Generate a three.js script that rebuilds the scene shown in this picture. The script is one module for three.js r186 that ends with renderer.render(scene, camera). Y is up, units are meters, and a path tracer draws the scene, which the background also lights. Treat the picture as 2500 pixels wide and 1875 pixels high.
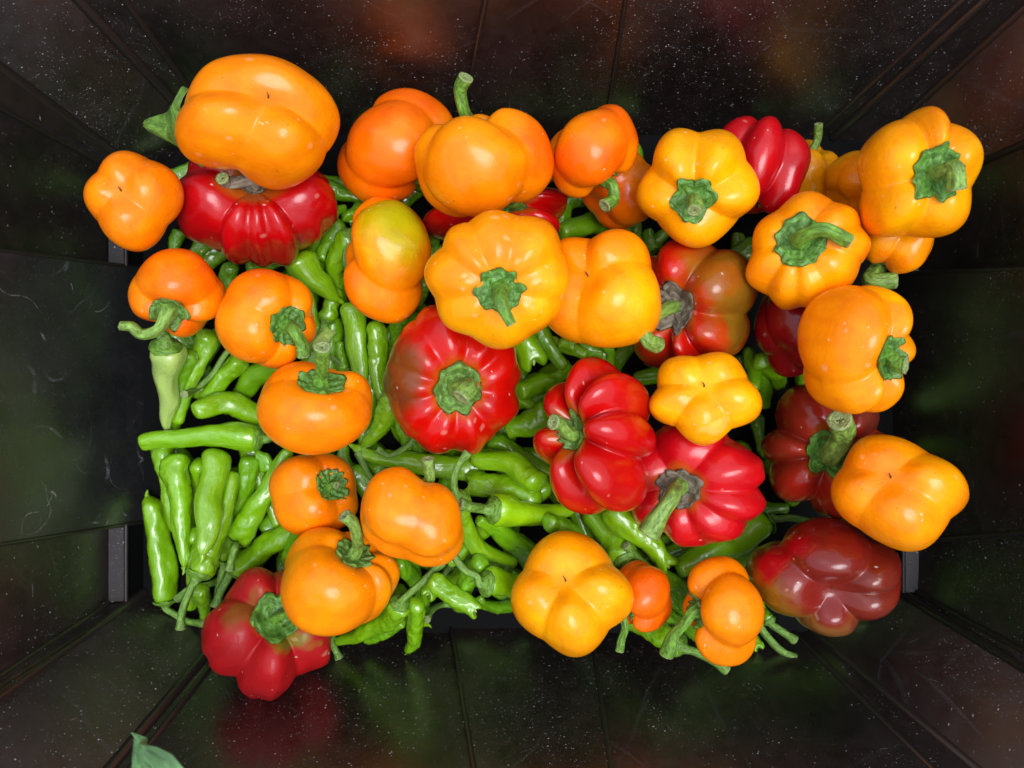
import * as THREE from 'three';
import { mergeGeometries } from 'three/addons/utils/BufferGeometryUtils.js';

// ---------------------------------------------------------------- camera, sky, sun, exposure
const W = 1024, H = 768;
const scene = new THREE.Scene();
const CAM = 0.55, FOV = 53;                       // metres above the tub floor, looking straight down
const camera = new THREE.PerspectiveCamera(FOV, W / H, 0.01, 200);
camera.position.set(0, CAM, 0); camera.up.set(0, 0, -1); camera.lookAt(0, 0, 0);
camera.focus = 0.45; camera.userData.fStop = 7;
const FPX = 937.5 / Math.tan(FOV * Math.PI / 360);
const renderer = new THREE.WebGLRenderer({ antialias: true });
renderer.setSize(W, H);
renderer.toneMapping = THREE.LinearToneMapping;
renderer.toneMappingExposure = 1.45;
renderer.shadowMap.enabled = true;

const SUN = new THREE.Vector3(0.26, 1, 0.13).normalize();
{ // overcast sky, brightest round the veiled sun
  const w = 512, h = 256, data = new Float32Array(w * h * 4), d = new THREE.Vector3();
  const s2 = new THREE.Vector3(-0.42, 1, -0.35).normalize();
  for (let j = 0; j < h; j++) for (let i = 0; i < w; i++) {
    const el = ((j + 0.5) / h - 0.5) * Math.PI, az = ((i + 0.5) / w - 0.5) * 2 * Math.PI;
    d.set(Math.cos(az) * Math.cos(el), Math.sin(el), Math.sin(az) * Math.cos(el));
    let L, c = [0.9, 0.97, 1.12];
    if (el < 0) { L = 0.12; c = [1, 0.95, 0.9]; }
    else {
      L = 0.52 + 0.16 * Math.sin(el);
      const a = Math.acos(Math.min(1, d.dot(SUN))) * 57.3, b = Math.acos(Math.min(1, d.dot(s2))) * 57.3;
      const q = Math.sin(7.1 * d.x + 1.3) + Math.sin(8.3 * d.z + 4 * d.x) + 0.6 * Math.sin(17 * d.x - 13 * d.z); // gaps in the thinner cloud
      L += 6.0 * Math.exp(-((a / 18) ** 5)) * (0.25 + 0.75 / (1 + Math.exp(-5 * q - 1.5))) + 0.3 * Math.exp(-((a / 30) ** 2)) + 0.5 * Math.exp(-((b / 16) ** 2));
    }
    const o = (j * w + i) * 4;
    data[o] = L * c[0]; data[o + 1] = L * c[1]; data[o + 2] = L * c[2]; data[o + 3] = 1;
  }
  const sky = new THREE.DataTexture(data, w, h, THREE.RGBAFormat, THREE.FloatType);
  sky.mapping = THREE.EquirectangularReflectionMapping; sky.magFilter = THREE.LinearFilter; sky.needsUpdate = true;
  scene.background = sky; scene.environment = sky;
}
const sun = new THREE.DirectionalLight(0xfff3e2, 0.8);
sun.position.copy(SUN).multiplyScalar(3); sun.castShadow = true; sun.shadow.radius = 64;
sun.shadow.mapSize.set(2048, 2048);
Object.assign(sun.shadow.camera, { left: -0.5, right: 0.5, top: 0.5, bottom: -0.5, near: 0.5, far: 5 });
scene.add(sun, sun.target);

// ---------------------------------------------------------------- helpers
const LOG = false;
let seed = 12345;
function rnd() { seed = (seed + 0x6D2B79F5) | 0; let t = Math.imul(seed ^ (seed >>> 15), 1 | seed); t = (t + Math.imul(t ^ (t >>> 7), 61 | t)) ^ t; return ((t ^ (t >>> 14)) >>> 0) / 4294967296; }
const hash = (x, y, z) => { let n = Math.imul(x, 374761393) + Math.imul(y, 668265263) + Math.imul(z, 1274126177) | 0; n = Math.imul(n ^ (n >>> 13), 1274126177); return ((n ^ (n >>> 16)) >>> 0) / 4294967296; };
const fade = (t) => t * t * (3 - 2 * t);
function noise(x, y, z) { // smooth value noise, -1..1
  const X = Math.floor(x), Y = Math.floor(y), Z = Math.floor(z), a = fade(x - X), b = fade(y - Y), c = fade(z - Z);
  const L = (p, q, t) => p + (q - p) * t;
  return 2 * L(L(L(hash(X, Y, Z), hash(X + 1, Y, Z), a), L(hash(X, Y + 1, Z), hash(X + 1, Y + 1, Z), a), b),
    L(L(hash(X, Y, Z + 1), hash(X + 1, Y, Z + 1), a), L(hash(X, Y + 1, Z + 1), hash(X + 1, Y + 1, Z + 1), a), b), c) - 1;
}
const clamp = (x, a = 0, b = 1) => Math.min(b, Math.max(a, x));
const sm = (a, b, x) => fade(clamp((x - a) / (b - a)));
const mix3 = (a, b, t) => [a[0] + (b[0] - a[0]) * t, a[1] + (b[1] - a[1]) * t, a[2] + (b[2] - a[2]) * t];
const rad = Math.PI / 180;
// a place given by its bearing in the photograph (2500 x 1875) and its height above the tub floor
const at = (u, v, y) => new THREE.Vector3((u - 1250) * (CAM - y) / FPX, y, (v - 937.5) * (CAM - y) / FPX);
const taken = {};
function numbered(n) { taken[n] = (taken[n] ?? -1) + 1; return taken[n] ? n + '_' + String(taken[n]).padStart(3, '0') : n; }
function thing(name, label, category, pos, group) {
  const o = new THREE.Group(); o.name = numbered(name); o.position.copy(pos); o.userData = { label, category };
  if (group) o.userData.group = group;
  scene.add(o); return o;
}
function part(name, geometry, material, parent, label) {
  const m = new THREE.Mesh(geometry, material); m.name = name; m.castShadow = m.receiveShadow = true;
  if (label) m.userData.label = label;
  parent.add(m); return m;
}
function dataTex(w, h, fn, srgb) { // fn(x, y) -> [r, g, b] 0..1 (sRGB-encoded if srgb)
  const d = new Uint8Array(w * h * 4);
  for (let y = 0; y < h; y++) for (let x = 0; x < w; x++) {
    const c = fn(x, y), o = (y * w + x) * 4;
    d[o] = clamp(c[0]) * 255; d[o + 1] = clamp(c[1]) * 255; d[o + 2] = clamp(c[2]) * 255; d[o + 3] = 255;
  }
  const t = new THREE.DataTexture(d, w, h, THREE.RGBAFormat);
  t.wrapS = t.wrapT = THREE.RepeatWrapping; t.magFilter = THREE.LinearFilter; t.minFilter = THREE.LinearMipmapLinearFilter; t.generateMipmaps = true;
  if (srgb) t.colorSpace = THREE.SRGBColorSpace;
  t.needsUpdate = true; return t;
}
const enc = (x) => x <= 0.0031308 ? 12.92 * x : 1.055 * Math.pow(x, 1 / 2.4) - 0.055;
function grid(rows, cols, fn, colorFn, uvFn) { // closed round, rows from end to end; fn(i, j) -> Vector3
  const P = [];
  for (let i = 0; i <= rows; i++) for (let j = 0; j < cols; j++) P.push(fn(i, j));
  const g = (i, j) => P[i * cols + ((j + cols) % cols)];
  const pos = [], nor = [], uv = [], col = [], idx = [], a = new THREE.Vector3(), b = new THREE.Vector3(), n = new THREE.Vector3();
  const mid = new THREE.Vector3(); P.forEach((p) => mid.add(p)); mid.multiplyScalar(1 / P.length);
  // outward side
  const i0 = rows >> 1; a.subVectors(g(i0 + 1, 0), g(i0 - 1, 0)); b.subVectors(g(i0, 1), g(i0, -1)); n.crossVectors(a, b);
  const c0 = new THREE.Vector3(); for (let j = 0; j < cols; j++) c0.add(g(i0, j)); c0.multiplyScalar(1 / cols);
  const sign = n.dot(a.subVectors(g(i0, 0), c0)) > 0 ? 1 : -1;
  for (let i = 0; i <= rows; i++) for (let j = 0; j <= cols; j++) {
    const p = g(i, j); pos.push(p.x, p.y, p.z);
    const u = Math.min(i + 1, rows), d = Math.max(i - 1, 0);
    if (i === 0 && g(0, 0).distanceTo(g(0, cols >> 1)) < 1e-9) { n.set(0, 0, 0); for (let k = 0; k < cols; k++) { a.subVectors(g(1, k), g(0, 0)); b.subVectors(g(1, k + 1), g(1, k - 1)); n.add(a.clone().cross(b)); } }
    else if (i === rows && g(rows, 0).distanceTo(g(rows, cols >> 1)) < 1e-9) { n.set(0, 0, 0); for (let k = 0; k < cols; k++) { a.subVectors(g(rows, 0), g(rows - 1, k)); b.subVectors(g(rows - 1, k + 1), g(rows - 1, k - 1)); n.add(a.clone().cross(b)); } }
    else { a.subVectors(g(u, j), g(d, j)); b.subVectors(g(i, j + 1), g(i, j - 1)); n.crossVectors(a, b); }
    n.multiplyScalar(sign).normalize(); nor.push(n.x, n.y, n.z);
    const t = uvFn ? uvFn(i, j) : [j / cols, i / rows]; uv.push(t[0], t[1]);
    if (colorFn) { const c = colorFn(i, j % cols, p, n); col.push(c[0], c[1], c[2]); }
    if (i < rows && j < cols) {
      const q = i * (cols + 1) + j, r = q + cols + 1;
      if (sign > 0) idx.push(q, r, q + 1, q + 1, r, r + 1); else idx.push(q, q + 1, r, q + 1, r + 1, r);
    }
  }
  const G = new THREE.BufferGeometry();
  G.setAttribute('position', new THREE.Float32BufferAttribute(pos, 3)); G.setAttribute('normal', new THREE.Float32BufferAttribute(nor, 3));
  G.setAttribute('uv', new THREE.Float32BufferAttribute(uv, 2));
  if (colorFn) G.setAttribute('color', new THREE.Float32BufferAttribute(col, 3));
  G.setIndex(idx); return G;
}
function tube(points, radiusFn, { seg = 22, ring = 14, ribs = 0, ribDepth = 0.1, color } = {}) { // open tube with ribs and flared ends
  const c = new THREE.CatmullRomCurve3(points, false, 'centripetal');
  const fr = frames(c, seg);
  return grid(seg, ring, (i, j) => {
    const a = j / ring * 2 * Math.PI, r = radiusFn(i / seg) * (1 + ribDepth * Math.cos(ribs * a));
    return fr[i].p.clone().addScaledVector(fr[i].b, r * Math.cos(a)).addScaledVector(fr[i].n, r * Math.sin(a));
  }, color && ((i, j) => color(i / seg, j / ring)));
}
function frames(c, seg) {
  const out = []; let n = null;
  for (let i = 0; i <= seg; i++) {
    const p = c.getPoint(i / seg), t = c.getTangent(i / seg);
    if (!n) { n = new THREE.Vector3(0, 1, 0); if (Math.abs(t.y) > 0.9) n.set(1, 0, 0.3); }
    n = n.clone().addScaledVector(t, -n.dot(t)).normalize();
    out.push({ p, t, n, b: new THREE.Vector3().crossVectors(t, n).normalize() });
  }
  return out;
}
// height of what already lies in the tub, on a 2.5 mm grid
const HX = 320, HZ = 260, HS = 0.0025, heap = new Float32Array(HX * HZ);
const cell = (x, z) => { const i = Math.round(x / HS) + HX / 2, j = Math.round(z / HS) + HZ / 2; return i < 0 || j < 0 || i >= HX || j >= HZ ? -1 : j * HX + i; };
const heapAt = (x, z) => { const k = cell(x, z); return k < 0 ? 0 : heap[k]; };
function settle(arr, ox, oy, oz) { for (let i = 0; i < arr.length; i += 3) { const k = cell(arr[i] + ox, arr[i + 2] + oz); if (k >= 0 && heap[k] < arr[i + 1] + oy) heap[k] = arr[i + 1] + oy; } }
// ---------------------------------------------------------------- the black tub
const dustMap = (() => { // black plastic tinted brown to imitate pepper reflections; pale dust specks, hairs, small scuffs
  const n = 2048, d = new Uint8Array(n * n * 4);
  for (let y = 0; y < n; y++) for (let x = 0; x < n; x++) {
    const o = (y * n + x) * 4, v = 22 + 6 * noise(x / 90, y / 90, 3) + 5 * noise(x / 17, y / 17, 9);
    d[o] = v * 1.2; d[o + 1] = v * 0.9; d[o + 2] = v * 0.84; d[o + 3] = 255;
  }
  const dot = (x, y, s) => { const o = (((y + n) % n) * n + ((x + n) % n)) * 4; for (let k = 0; k < 3; k++) d[o + k] = Math.min(255, Math.max(d[o + k], s * (k === 2 ? 1.02 : 0.98))); };
  for (let k = 0; k < 66000; k++) {
    const x = rnd() * n | 0, y = rnd() * n | 0;
    if (noise(x / 180, y / 180, 5) + 0.5 * noise(x / 60, y / 60, 8) < rnd() * 1.7 - 0.75) continue;
    const big = rnd(), s = 60 + 175 * rnd() ** 2.1;
    dot(x, y, s);
    if (big > 0.6) { dot(x + 1, y, s * 0.9); dot(x, y + 1, s * 0.7); }
    if (big > 0.9) { dot(x + 1, y + 1, s); dot(x + 2, y, s * 0.7); dot(x - 1, y, s * 0.6); dot(x, y - 1, s * 0.6); }
  }
  for (let k = 0; k < 420; k++) { // short hairs and scratches
    let x = rnd() * n, y = rnd() * n, a = rnd() * 6.3; const l = 4 + 22 * rnd() ** 2, s = 50 + 80 * rnd(), c = (rnd() - 0.5) * 0.12;
    for (let q = 0; q < l; q++) { dot(x | 0, y | 0, s); x += Math.cos(a); y += Math.sin(a); a += c; }
  }
  for (let k = 0; k < 70; k++) { // wiped smears
    let x = rnd() * n, y = rnd() * n, a = rnd() * 6.3; const l = 60 + 240 * rnd(), w = 4 + 16 * rnd(), ph = rnd() * 50;
    for (let q = 0; q < l * 5; q++) { const e = q / 5, px = x + Math.cos(a) * e + (rnd() - 0.5) * w - Math.sin(a) * 8 * noise(e / 60, ph, 1), py = y + Math.sin(a) * e + (rnd() - 0.5) * w + Math.cos(a) * 8 * noise(e / 60, ph, 1); dot(px | 0, py | 0, 32 + 26 * rnd() * Math.sin(Math.PI * e / l)); }
  }
  const t = new THREE.DataTexture(d, n, n, THREE.RGBAFormat); t.colorSpace = THREE.SRGBColorSpace;
  t.wrapS = t.wrapT = THREE.RepeatWrapping; t.magFilter = THREE.LinearFilter; t.minFilter = THREE.LinearMipmapLinearFilter; t.generateMipmaps = true; t.needsUpdate = true; return t;
})();
const scuffMap = (() => { // the same plastic, scraped: wispy pale smears and long scratches
  const n = 1024, f = new Float32Array(n * n);
  for (let k = 0; k < 95; k++) {
    let x = n * rnd(), y = n * rnd(), a = (rnd() - 0.5) * 1.1 + (rnd() < 0.25 ? 1.2 : 0);
    const l = 40 + 260 * rnd() ** 2, s = 0.1 + 0.2 * rnd(), w = 1 + 7 * rnd() ** 2, ph = rnd() * 99;
    for (let q = 0; q < l; q++) {
      a += 0.05 * noise(q / 25, ph, 0); x += Math.cos(a); y += Math.sin(a);
      const e = Math.sin(Math.PI * q / l) * (0.5 + 0.5 * noise(q / 9, ph, 4));
      for (let m = 0; m < w; m++) { const px = (x + (rnd() - 0.5) * w) | 0, py = (y + (rnd() - 0.5) * w * 1.4) | 0; if (px >= 0 && py >= 0 && px < n && py < n) f[py * n + px] = Math.min(0.42, f[py * n + px] + s * e); }
    }
  }
  return dataTex(n, n, (x, y) => {
    let v = 0.12 + 0.02 * noise(x / 50, y / 50, 2) + Math.max(0, f[y * n + x]) * 1.5;
    if (hash(x, y, 77) > 0.9965) v += 0.2 + 0.5 * hash(x, y, 78);
    return [v, v * 0.98, v * 1.03];
  }, true);
})();
const tubRough = dataTex(512, 512, (x, y) => { const v = 0.34 + 0.05 * noise(x / 40, y / 40, 1) + 0.04 * noise(x / 6, y / 6, 2); return [v, v, v]; });
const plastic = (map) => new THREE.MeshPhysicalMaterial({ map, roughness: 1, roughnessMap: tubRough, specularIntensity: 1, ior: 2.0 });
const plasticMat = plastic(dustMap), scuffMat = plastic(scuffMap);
const bareMat = new THREE.MeshPhysicalMaterial({ color: new THREE.Color().setRGB(0.014, 0.011, 0.009), roughness: 0.3, ior: 1.8 });  // brown tint as on the walls, imitating reflected peppers
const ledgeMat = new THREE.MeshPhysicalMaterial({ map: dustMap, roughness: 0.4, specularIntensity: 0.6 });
const floorMat = new THREE.MeshPhysicalMaterial({ color: new THREE.Color().setRGB(0.004, 0.004, 0.004), roughness: 0.6, specularIntensity: 0.07 }); // made near-black and dull to take out the sky reflection
let uvShift = 0;
function slab(a, b, c, d, th, inward, scale = 0.62) { // a..d round the inner face; thickness away from `inward`; uv in metres / scale
  const n = new THREE.Vector3().crossVectors(b.clone().sub(a), d.clone().sub(a)).normalize();
  if (n.dot(inward) < 0) n.negate();
  const o = [a, b, c, d].map((p) => p.clone().addScaledVector(n, -th)), v = [a, b, c, d, ...o];
  const ex = b.clone().sub(a).normalize(), ey = new THREE.Vector3().crossVectors(n, ex).normalize();
  uvShift += 0.37;
  const faces = [[0, 1, 2, 3], [4, 7, 6, 5], [0, 4, 5, 1], [1, 5, 6, 2], [2, 6, 7, 3], [3, 7, 4, 0]], pos = [], uv = [], nor = [];
  const ctr = new THREE.Vector3(); v.forEach((p) => ctr.add(p)); ctr.multiplyScalar(1 / 8);
  for (const f of faces) {
    const q = f.map((k) => v[k]), fn = new THREE.Vector3().crossVectors(q[1].clone().sub(q[0]), q[3].clone().sub(q[0])).normalize();
    const fc = q[0].clone().add(q[2]).multiplyScalar(0.5), flip = fn.dot(fc.clone().sub(ctr)) < 0; if (flip) fn.negate();
    for (const k of flip ? [0, 2, 1, 0, 3, 2] : [0, 1, 2, 0, 2, 3]) {
      const p = q[k]; pos.push(p.x, p.y, p.z); nor.push(fn.x, fn.y, fn.z);
      const r = p.clone().sub(a); uv.push(r.dot(ex) / scale + uvShift, r.dot(ey) / scale + uvShift * 0.61);
    }
  }
  const G = new THREE.BufferGeometry();
  G.setAttribute('position', new THREE.Float32BufferAttribute(pos, 3)); G.setAttribute('normal', new THREE.Float32BufferAttribute(nor, 3)); G.setAttribute('uv', new THREE.Float32BufferAttribute(uv, 2));
  return G;
}
{
  const RIM = 0.25, YU = 0.112;
  const tub = thing('produce_tub', 'deep glossy black plastic tub holding all the peppers, dusty and scratched inside', 'tub', new THREE.Vector3(0, 0, 0));
  // an upright edge: foot on the floor, seen again higher up, carried on to the rim
  const edge = (fu, fv, uu, uv, fy = 0) => { const f = at(fu, fv, fy), u = at(uu, uv, YU), k = (RIM - fy) / (YU - fy); return [f, f.clone().lerp(u, k)]; };
  const up = new THREE.Vector3(0, 1, 0), TH = 0.003;
  const LY = 0.017, C = { // corners: e0 on the long wall side .. e3 on the short wall side
    tl: [edge(545, 330, 305, 0), edge(508, 336, 194, 0), edge(350, 425, 0, 165), edge(268, 409, 0, 262, LY)],
    tr: [edge(1990, 330, 2350, 0), edge(2034, 334, 2403, 0), edge(2135, 352, 2500, 20), edge(2242, 462, 2500, 350, LY)],
    br: [edge(1939, 1545, 2275, 1875), edge(1985, 1540, 2381, 1875), edge(2180, 1437, 2500, 1630), edge(2238, 1445, 2500, 1590, LY)],
    bl: [edge(580, 1545, 320, 1875), edge(552, 1540, 270, 1875), edge(350, 1447, 0, 1700), edge(266, 1472, 0, 1650, LY)],
  };
  const wall = (name, p, q, mat, inward, scale) => part(name, slab(p[0], q[0], q[1], p[1], TH, inward, scale), mat, tub);
  const inn = { l: new THREE.Vector3(1, 0.1, 0), r: new THREE.Vector3(-1, 0.1, 0), t: new THREE.Vector3(0, 0.1, 1), b: new THREE.Vector3(0, 0.1, -1) };
  const dia = { tl: new THREE.Vector3(1, 0, 1), tr: new THREE.Vector3(-1, 0, 1), br: new THREE.Vector3(-1, 0, -1), bl: new THREE.Vector3(1, 0, -1) };
  part('floor_panel', slab(at(325, 300, 0), at(2205, 300, 0), at(2205, 1575, 0), at(325, 1575, 0), 0.004, up), floorMat, tub);
  for (const k of ['tl', 'tr', 'br', 'bl']) {
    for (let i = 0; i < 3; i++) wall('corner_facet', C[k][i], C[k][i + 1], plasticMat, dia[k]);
    for (let i = 0; i < 4; i++) { // rounded moulding along each corner edge
      const [f, t] = C[k][i];
      part('corner_ridge', tube([f, f.clone().lerp(t, 0.5), t], () => i === 1 || i === 2 ? 0.0034 : 0.002, { seg: 6, ring: 10 }), bareMat, tub);
    }
  }
  // long walls with their middle panels standing 3 mm proud
  const lerpE = (p, q, k) => [p[0].clone().lerp(q[0], k), p[1].clone().lerp(q[1], k)];
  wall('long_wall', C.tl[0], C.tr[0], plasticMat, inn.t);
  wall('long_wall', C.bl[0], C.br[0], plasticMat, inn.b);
  const proud = (p, d) => p.map((v) => v.clone().add(d));
  const panel = (a, b, d, inward) => {
    const A = proud(a, d), B = proud(b, d);
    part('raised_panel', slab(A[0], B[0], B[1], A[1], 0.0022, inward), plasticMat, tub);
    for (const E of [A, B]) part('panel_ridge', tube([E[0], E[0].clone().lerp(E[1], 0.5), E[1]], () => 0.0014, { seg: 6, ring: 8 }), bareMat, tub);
  };
  panel(edge(1121, 331, 1184, 0), edge(1472, 331, 1525, 0), new THREE.Vector3(0, 0, 0.003), inn.t);
  panel(edge(1102, 1544, 1155, 1875), edge(1442, 1544, 1490, 1875), new THREE.Vector3(0, 0, -0.003), inn.b);
  // short walls: middle panel 12 mm inside the two outer parts, which stand on a low ledge
  const short = (k0, k1, uFoot, uIn, uOut, vA, vB, upA, upB, inward, mat, edgeU, vEnd) => {
    const pa = edge(uFoot, vA, edgeU, upA), pb = edge(uFoot, vB, edgeU, upB), s = Math.sign(uOut - uIn);
    part('scuffed_panel', slab(pa[0], pb[0], pb[1], pa[1], TH, inward, mat === scuffMat ? 0.26 : 0.62), mat, tub);
    const oa = edge(uOut, vA - 8, edgeU + 46 * s, upA - 2, LY), ob = edge(uOut, vB + 8, edgeU + 46 * s, upB + 2, LY);
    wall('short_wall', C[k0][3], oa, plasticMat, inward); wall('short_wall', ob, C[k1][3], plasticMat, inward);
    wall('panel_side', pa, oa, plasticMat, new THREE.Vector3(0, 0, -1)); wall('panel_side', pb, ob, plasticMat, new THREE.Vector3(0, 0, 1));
    for (const E of [pa, pb]) part('panel_ridge', tube([E[0], E[0].clone().lerp(E[1], 0.5), E[1]], () => 0.0012, { seg: 6, ring: 8 }), bareMat, tub);
    for (const [v0, v1] of [[vEnd[0], vA - 6], [vB + 6, vEnd[1]]]) { // low ledge, and the bit of wall under it
      const q = [at(uIn, v0, LY), at(uOut, v0, LY + 0.001), at(uOut, v1, LY + 0.001), at(uIn, v1, LY)];
      part('lower_wall', slab(at(uFoot, v0, 0), at(uFoot, v1, 0), at(uIn, v1, LY - 0.001), at(uIn, v0, LY - 0.001), TH, inward), floorMat, tub);
      const L = part('ledge', slab(q[0], q[1], q[2], q[3], 0.004, up), ledgeMat, tub);
      part('ledge_edge', tube([q[0], q[0].clone().lerp(q[3], 0.5), q[3]], () => 0.0014, { seg: 6, ring: 10 }), ledgeMat, L);
    }
  };
  short('tl', 'bl', 350, 308, 265, 655, 1274, 610, 1330, inn.l, scuffMat, 0, [432, 1468]);
  short('tr', 'br', 2180, 2205, 2243, 668, 1320, 655, 1300, inn.r, plasticMat, 2500, [480, 1446]);
  for (let j = 0; j < HZ; j++) for (let i = 0; i < HX; i++) { // the sloping walls carry what leans on them
    const x = Math.abs((i - HX / 2) * HS), z = Math.abs((j - HZ / 2) * HS);
    heap[j * HX + i] = clamp(Math.max((x - 0.266) / 0.25, (z - 0.18) / 0.4), 0, 0.2);
  }
}
// ---------------------------------------------------------------- bell peppers
const D = 2500 / 2212;
const bumpTex = dataTex(512, 512, (x, y) => { const v = 0.5 + 0.22 * noise(x / 26, y / 26, 3) + 0.14 * noise(x / 8, y / 8, 6) + 0.08 * noise(x / 3, y / 3, 2); return [v, v, v]; });
const crumpleTex = dataTex(512, 512, (x, y) => { const r = 1 - Math.abs(noise(x / 30, y / 55, 3)) * 1.4, q = 1 - Math.abs(noise(x / 13, y / 22, 8)); const v = 0.2 + 0.45 * r + 0.25 * q + 0.08 * noise(x / 4, y / 4, 2); return [v, v, v]; });
bumpTex.repeat.set(3, 2); crumpleTex.repeat.set(1, 1);
const calyxMap = dataTex(256, 256, (x, y) => { const v = 0.78 + 0.14 * noise(x / 14, y / 14, 1) + 0.12 * noise(x / 5, y / 7, 5); return [v, v, v]; }, true);
const rgb = (c) => new THREE.Color().setRGB(c[0], c[1], c[2]);
function greenMat(c, rough = 0.42) { return new THREE.MeshPhysicalMaterial({ color: rgb(c), map: calyxMap, roughness: rough, bumpMap: crumpleTex, bumpScale: 0.0004 }); }
const stemGreen = greenMat([0.19, 0.42, 0.035], 0.55), stemPale = greenMat([0.28, 0.49, 0.07], 0.55), calyxGreen = greenMat([0.16, 0.39, 0.05]), calyxPale = greenMat([0.2, 0.39, 0.06]), calyxGrey = greenMat([0.3, 0.25, 0.17], 0.85);
const cutMat = greenMat([0.45, 0.58, 0.2], 0.7), scarMat = new THREE.MeshStandardMaterial({ color: rgb([0.07, 0.035, 0.015]), roughness: 0.8 });
const OR = { y: [0.94, 0.36, 0.001], o: [0.92, 0.23, 0.001], d: [0.86, 0.13, 0.001], deep: [0.8, 0.1, 0.001] };
const RD = { r: [0.52, 0.002, 0.002], dk: [0.26, 0.005, 0.006], br: [0.3, 0.045, 0.006], ol: [0.24, 0.11, 0.006], or: [0.6, 0.04, 0.003], gn: [0.16, 0.2, 0.01] };

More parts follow.
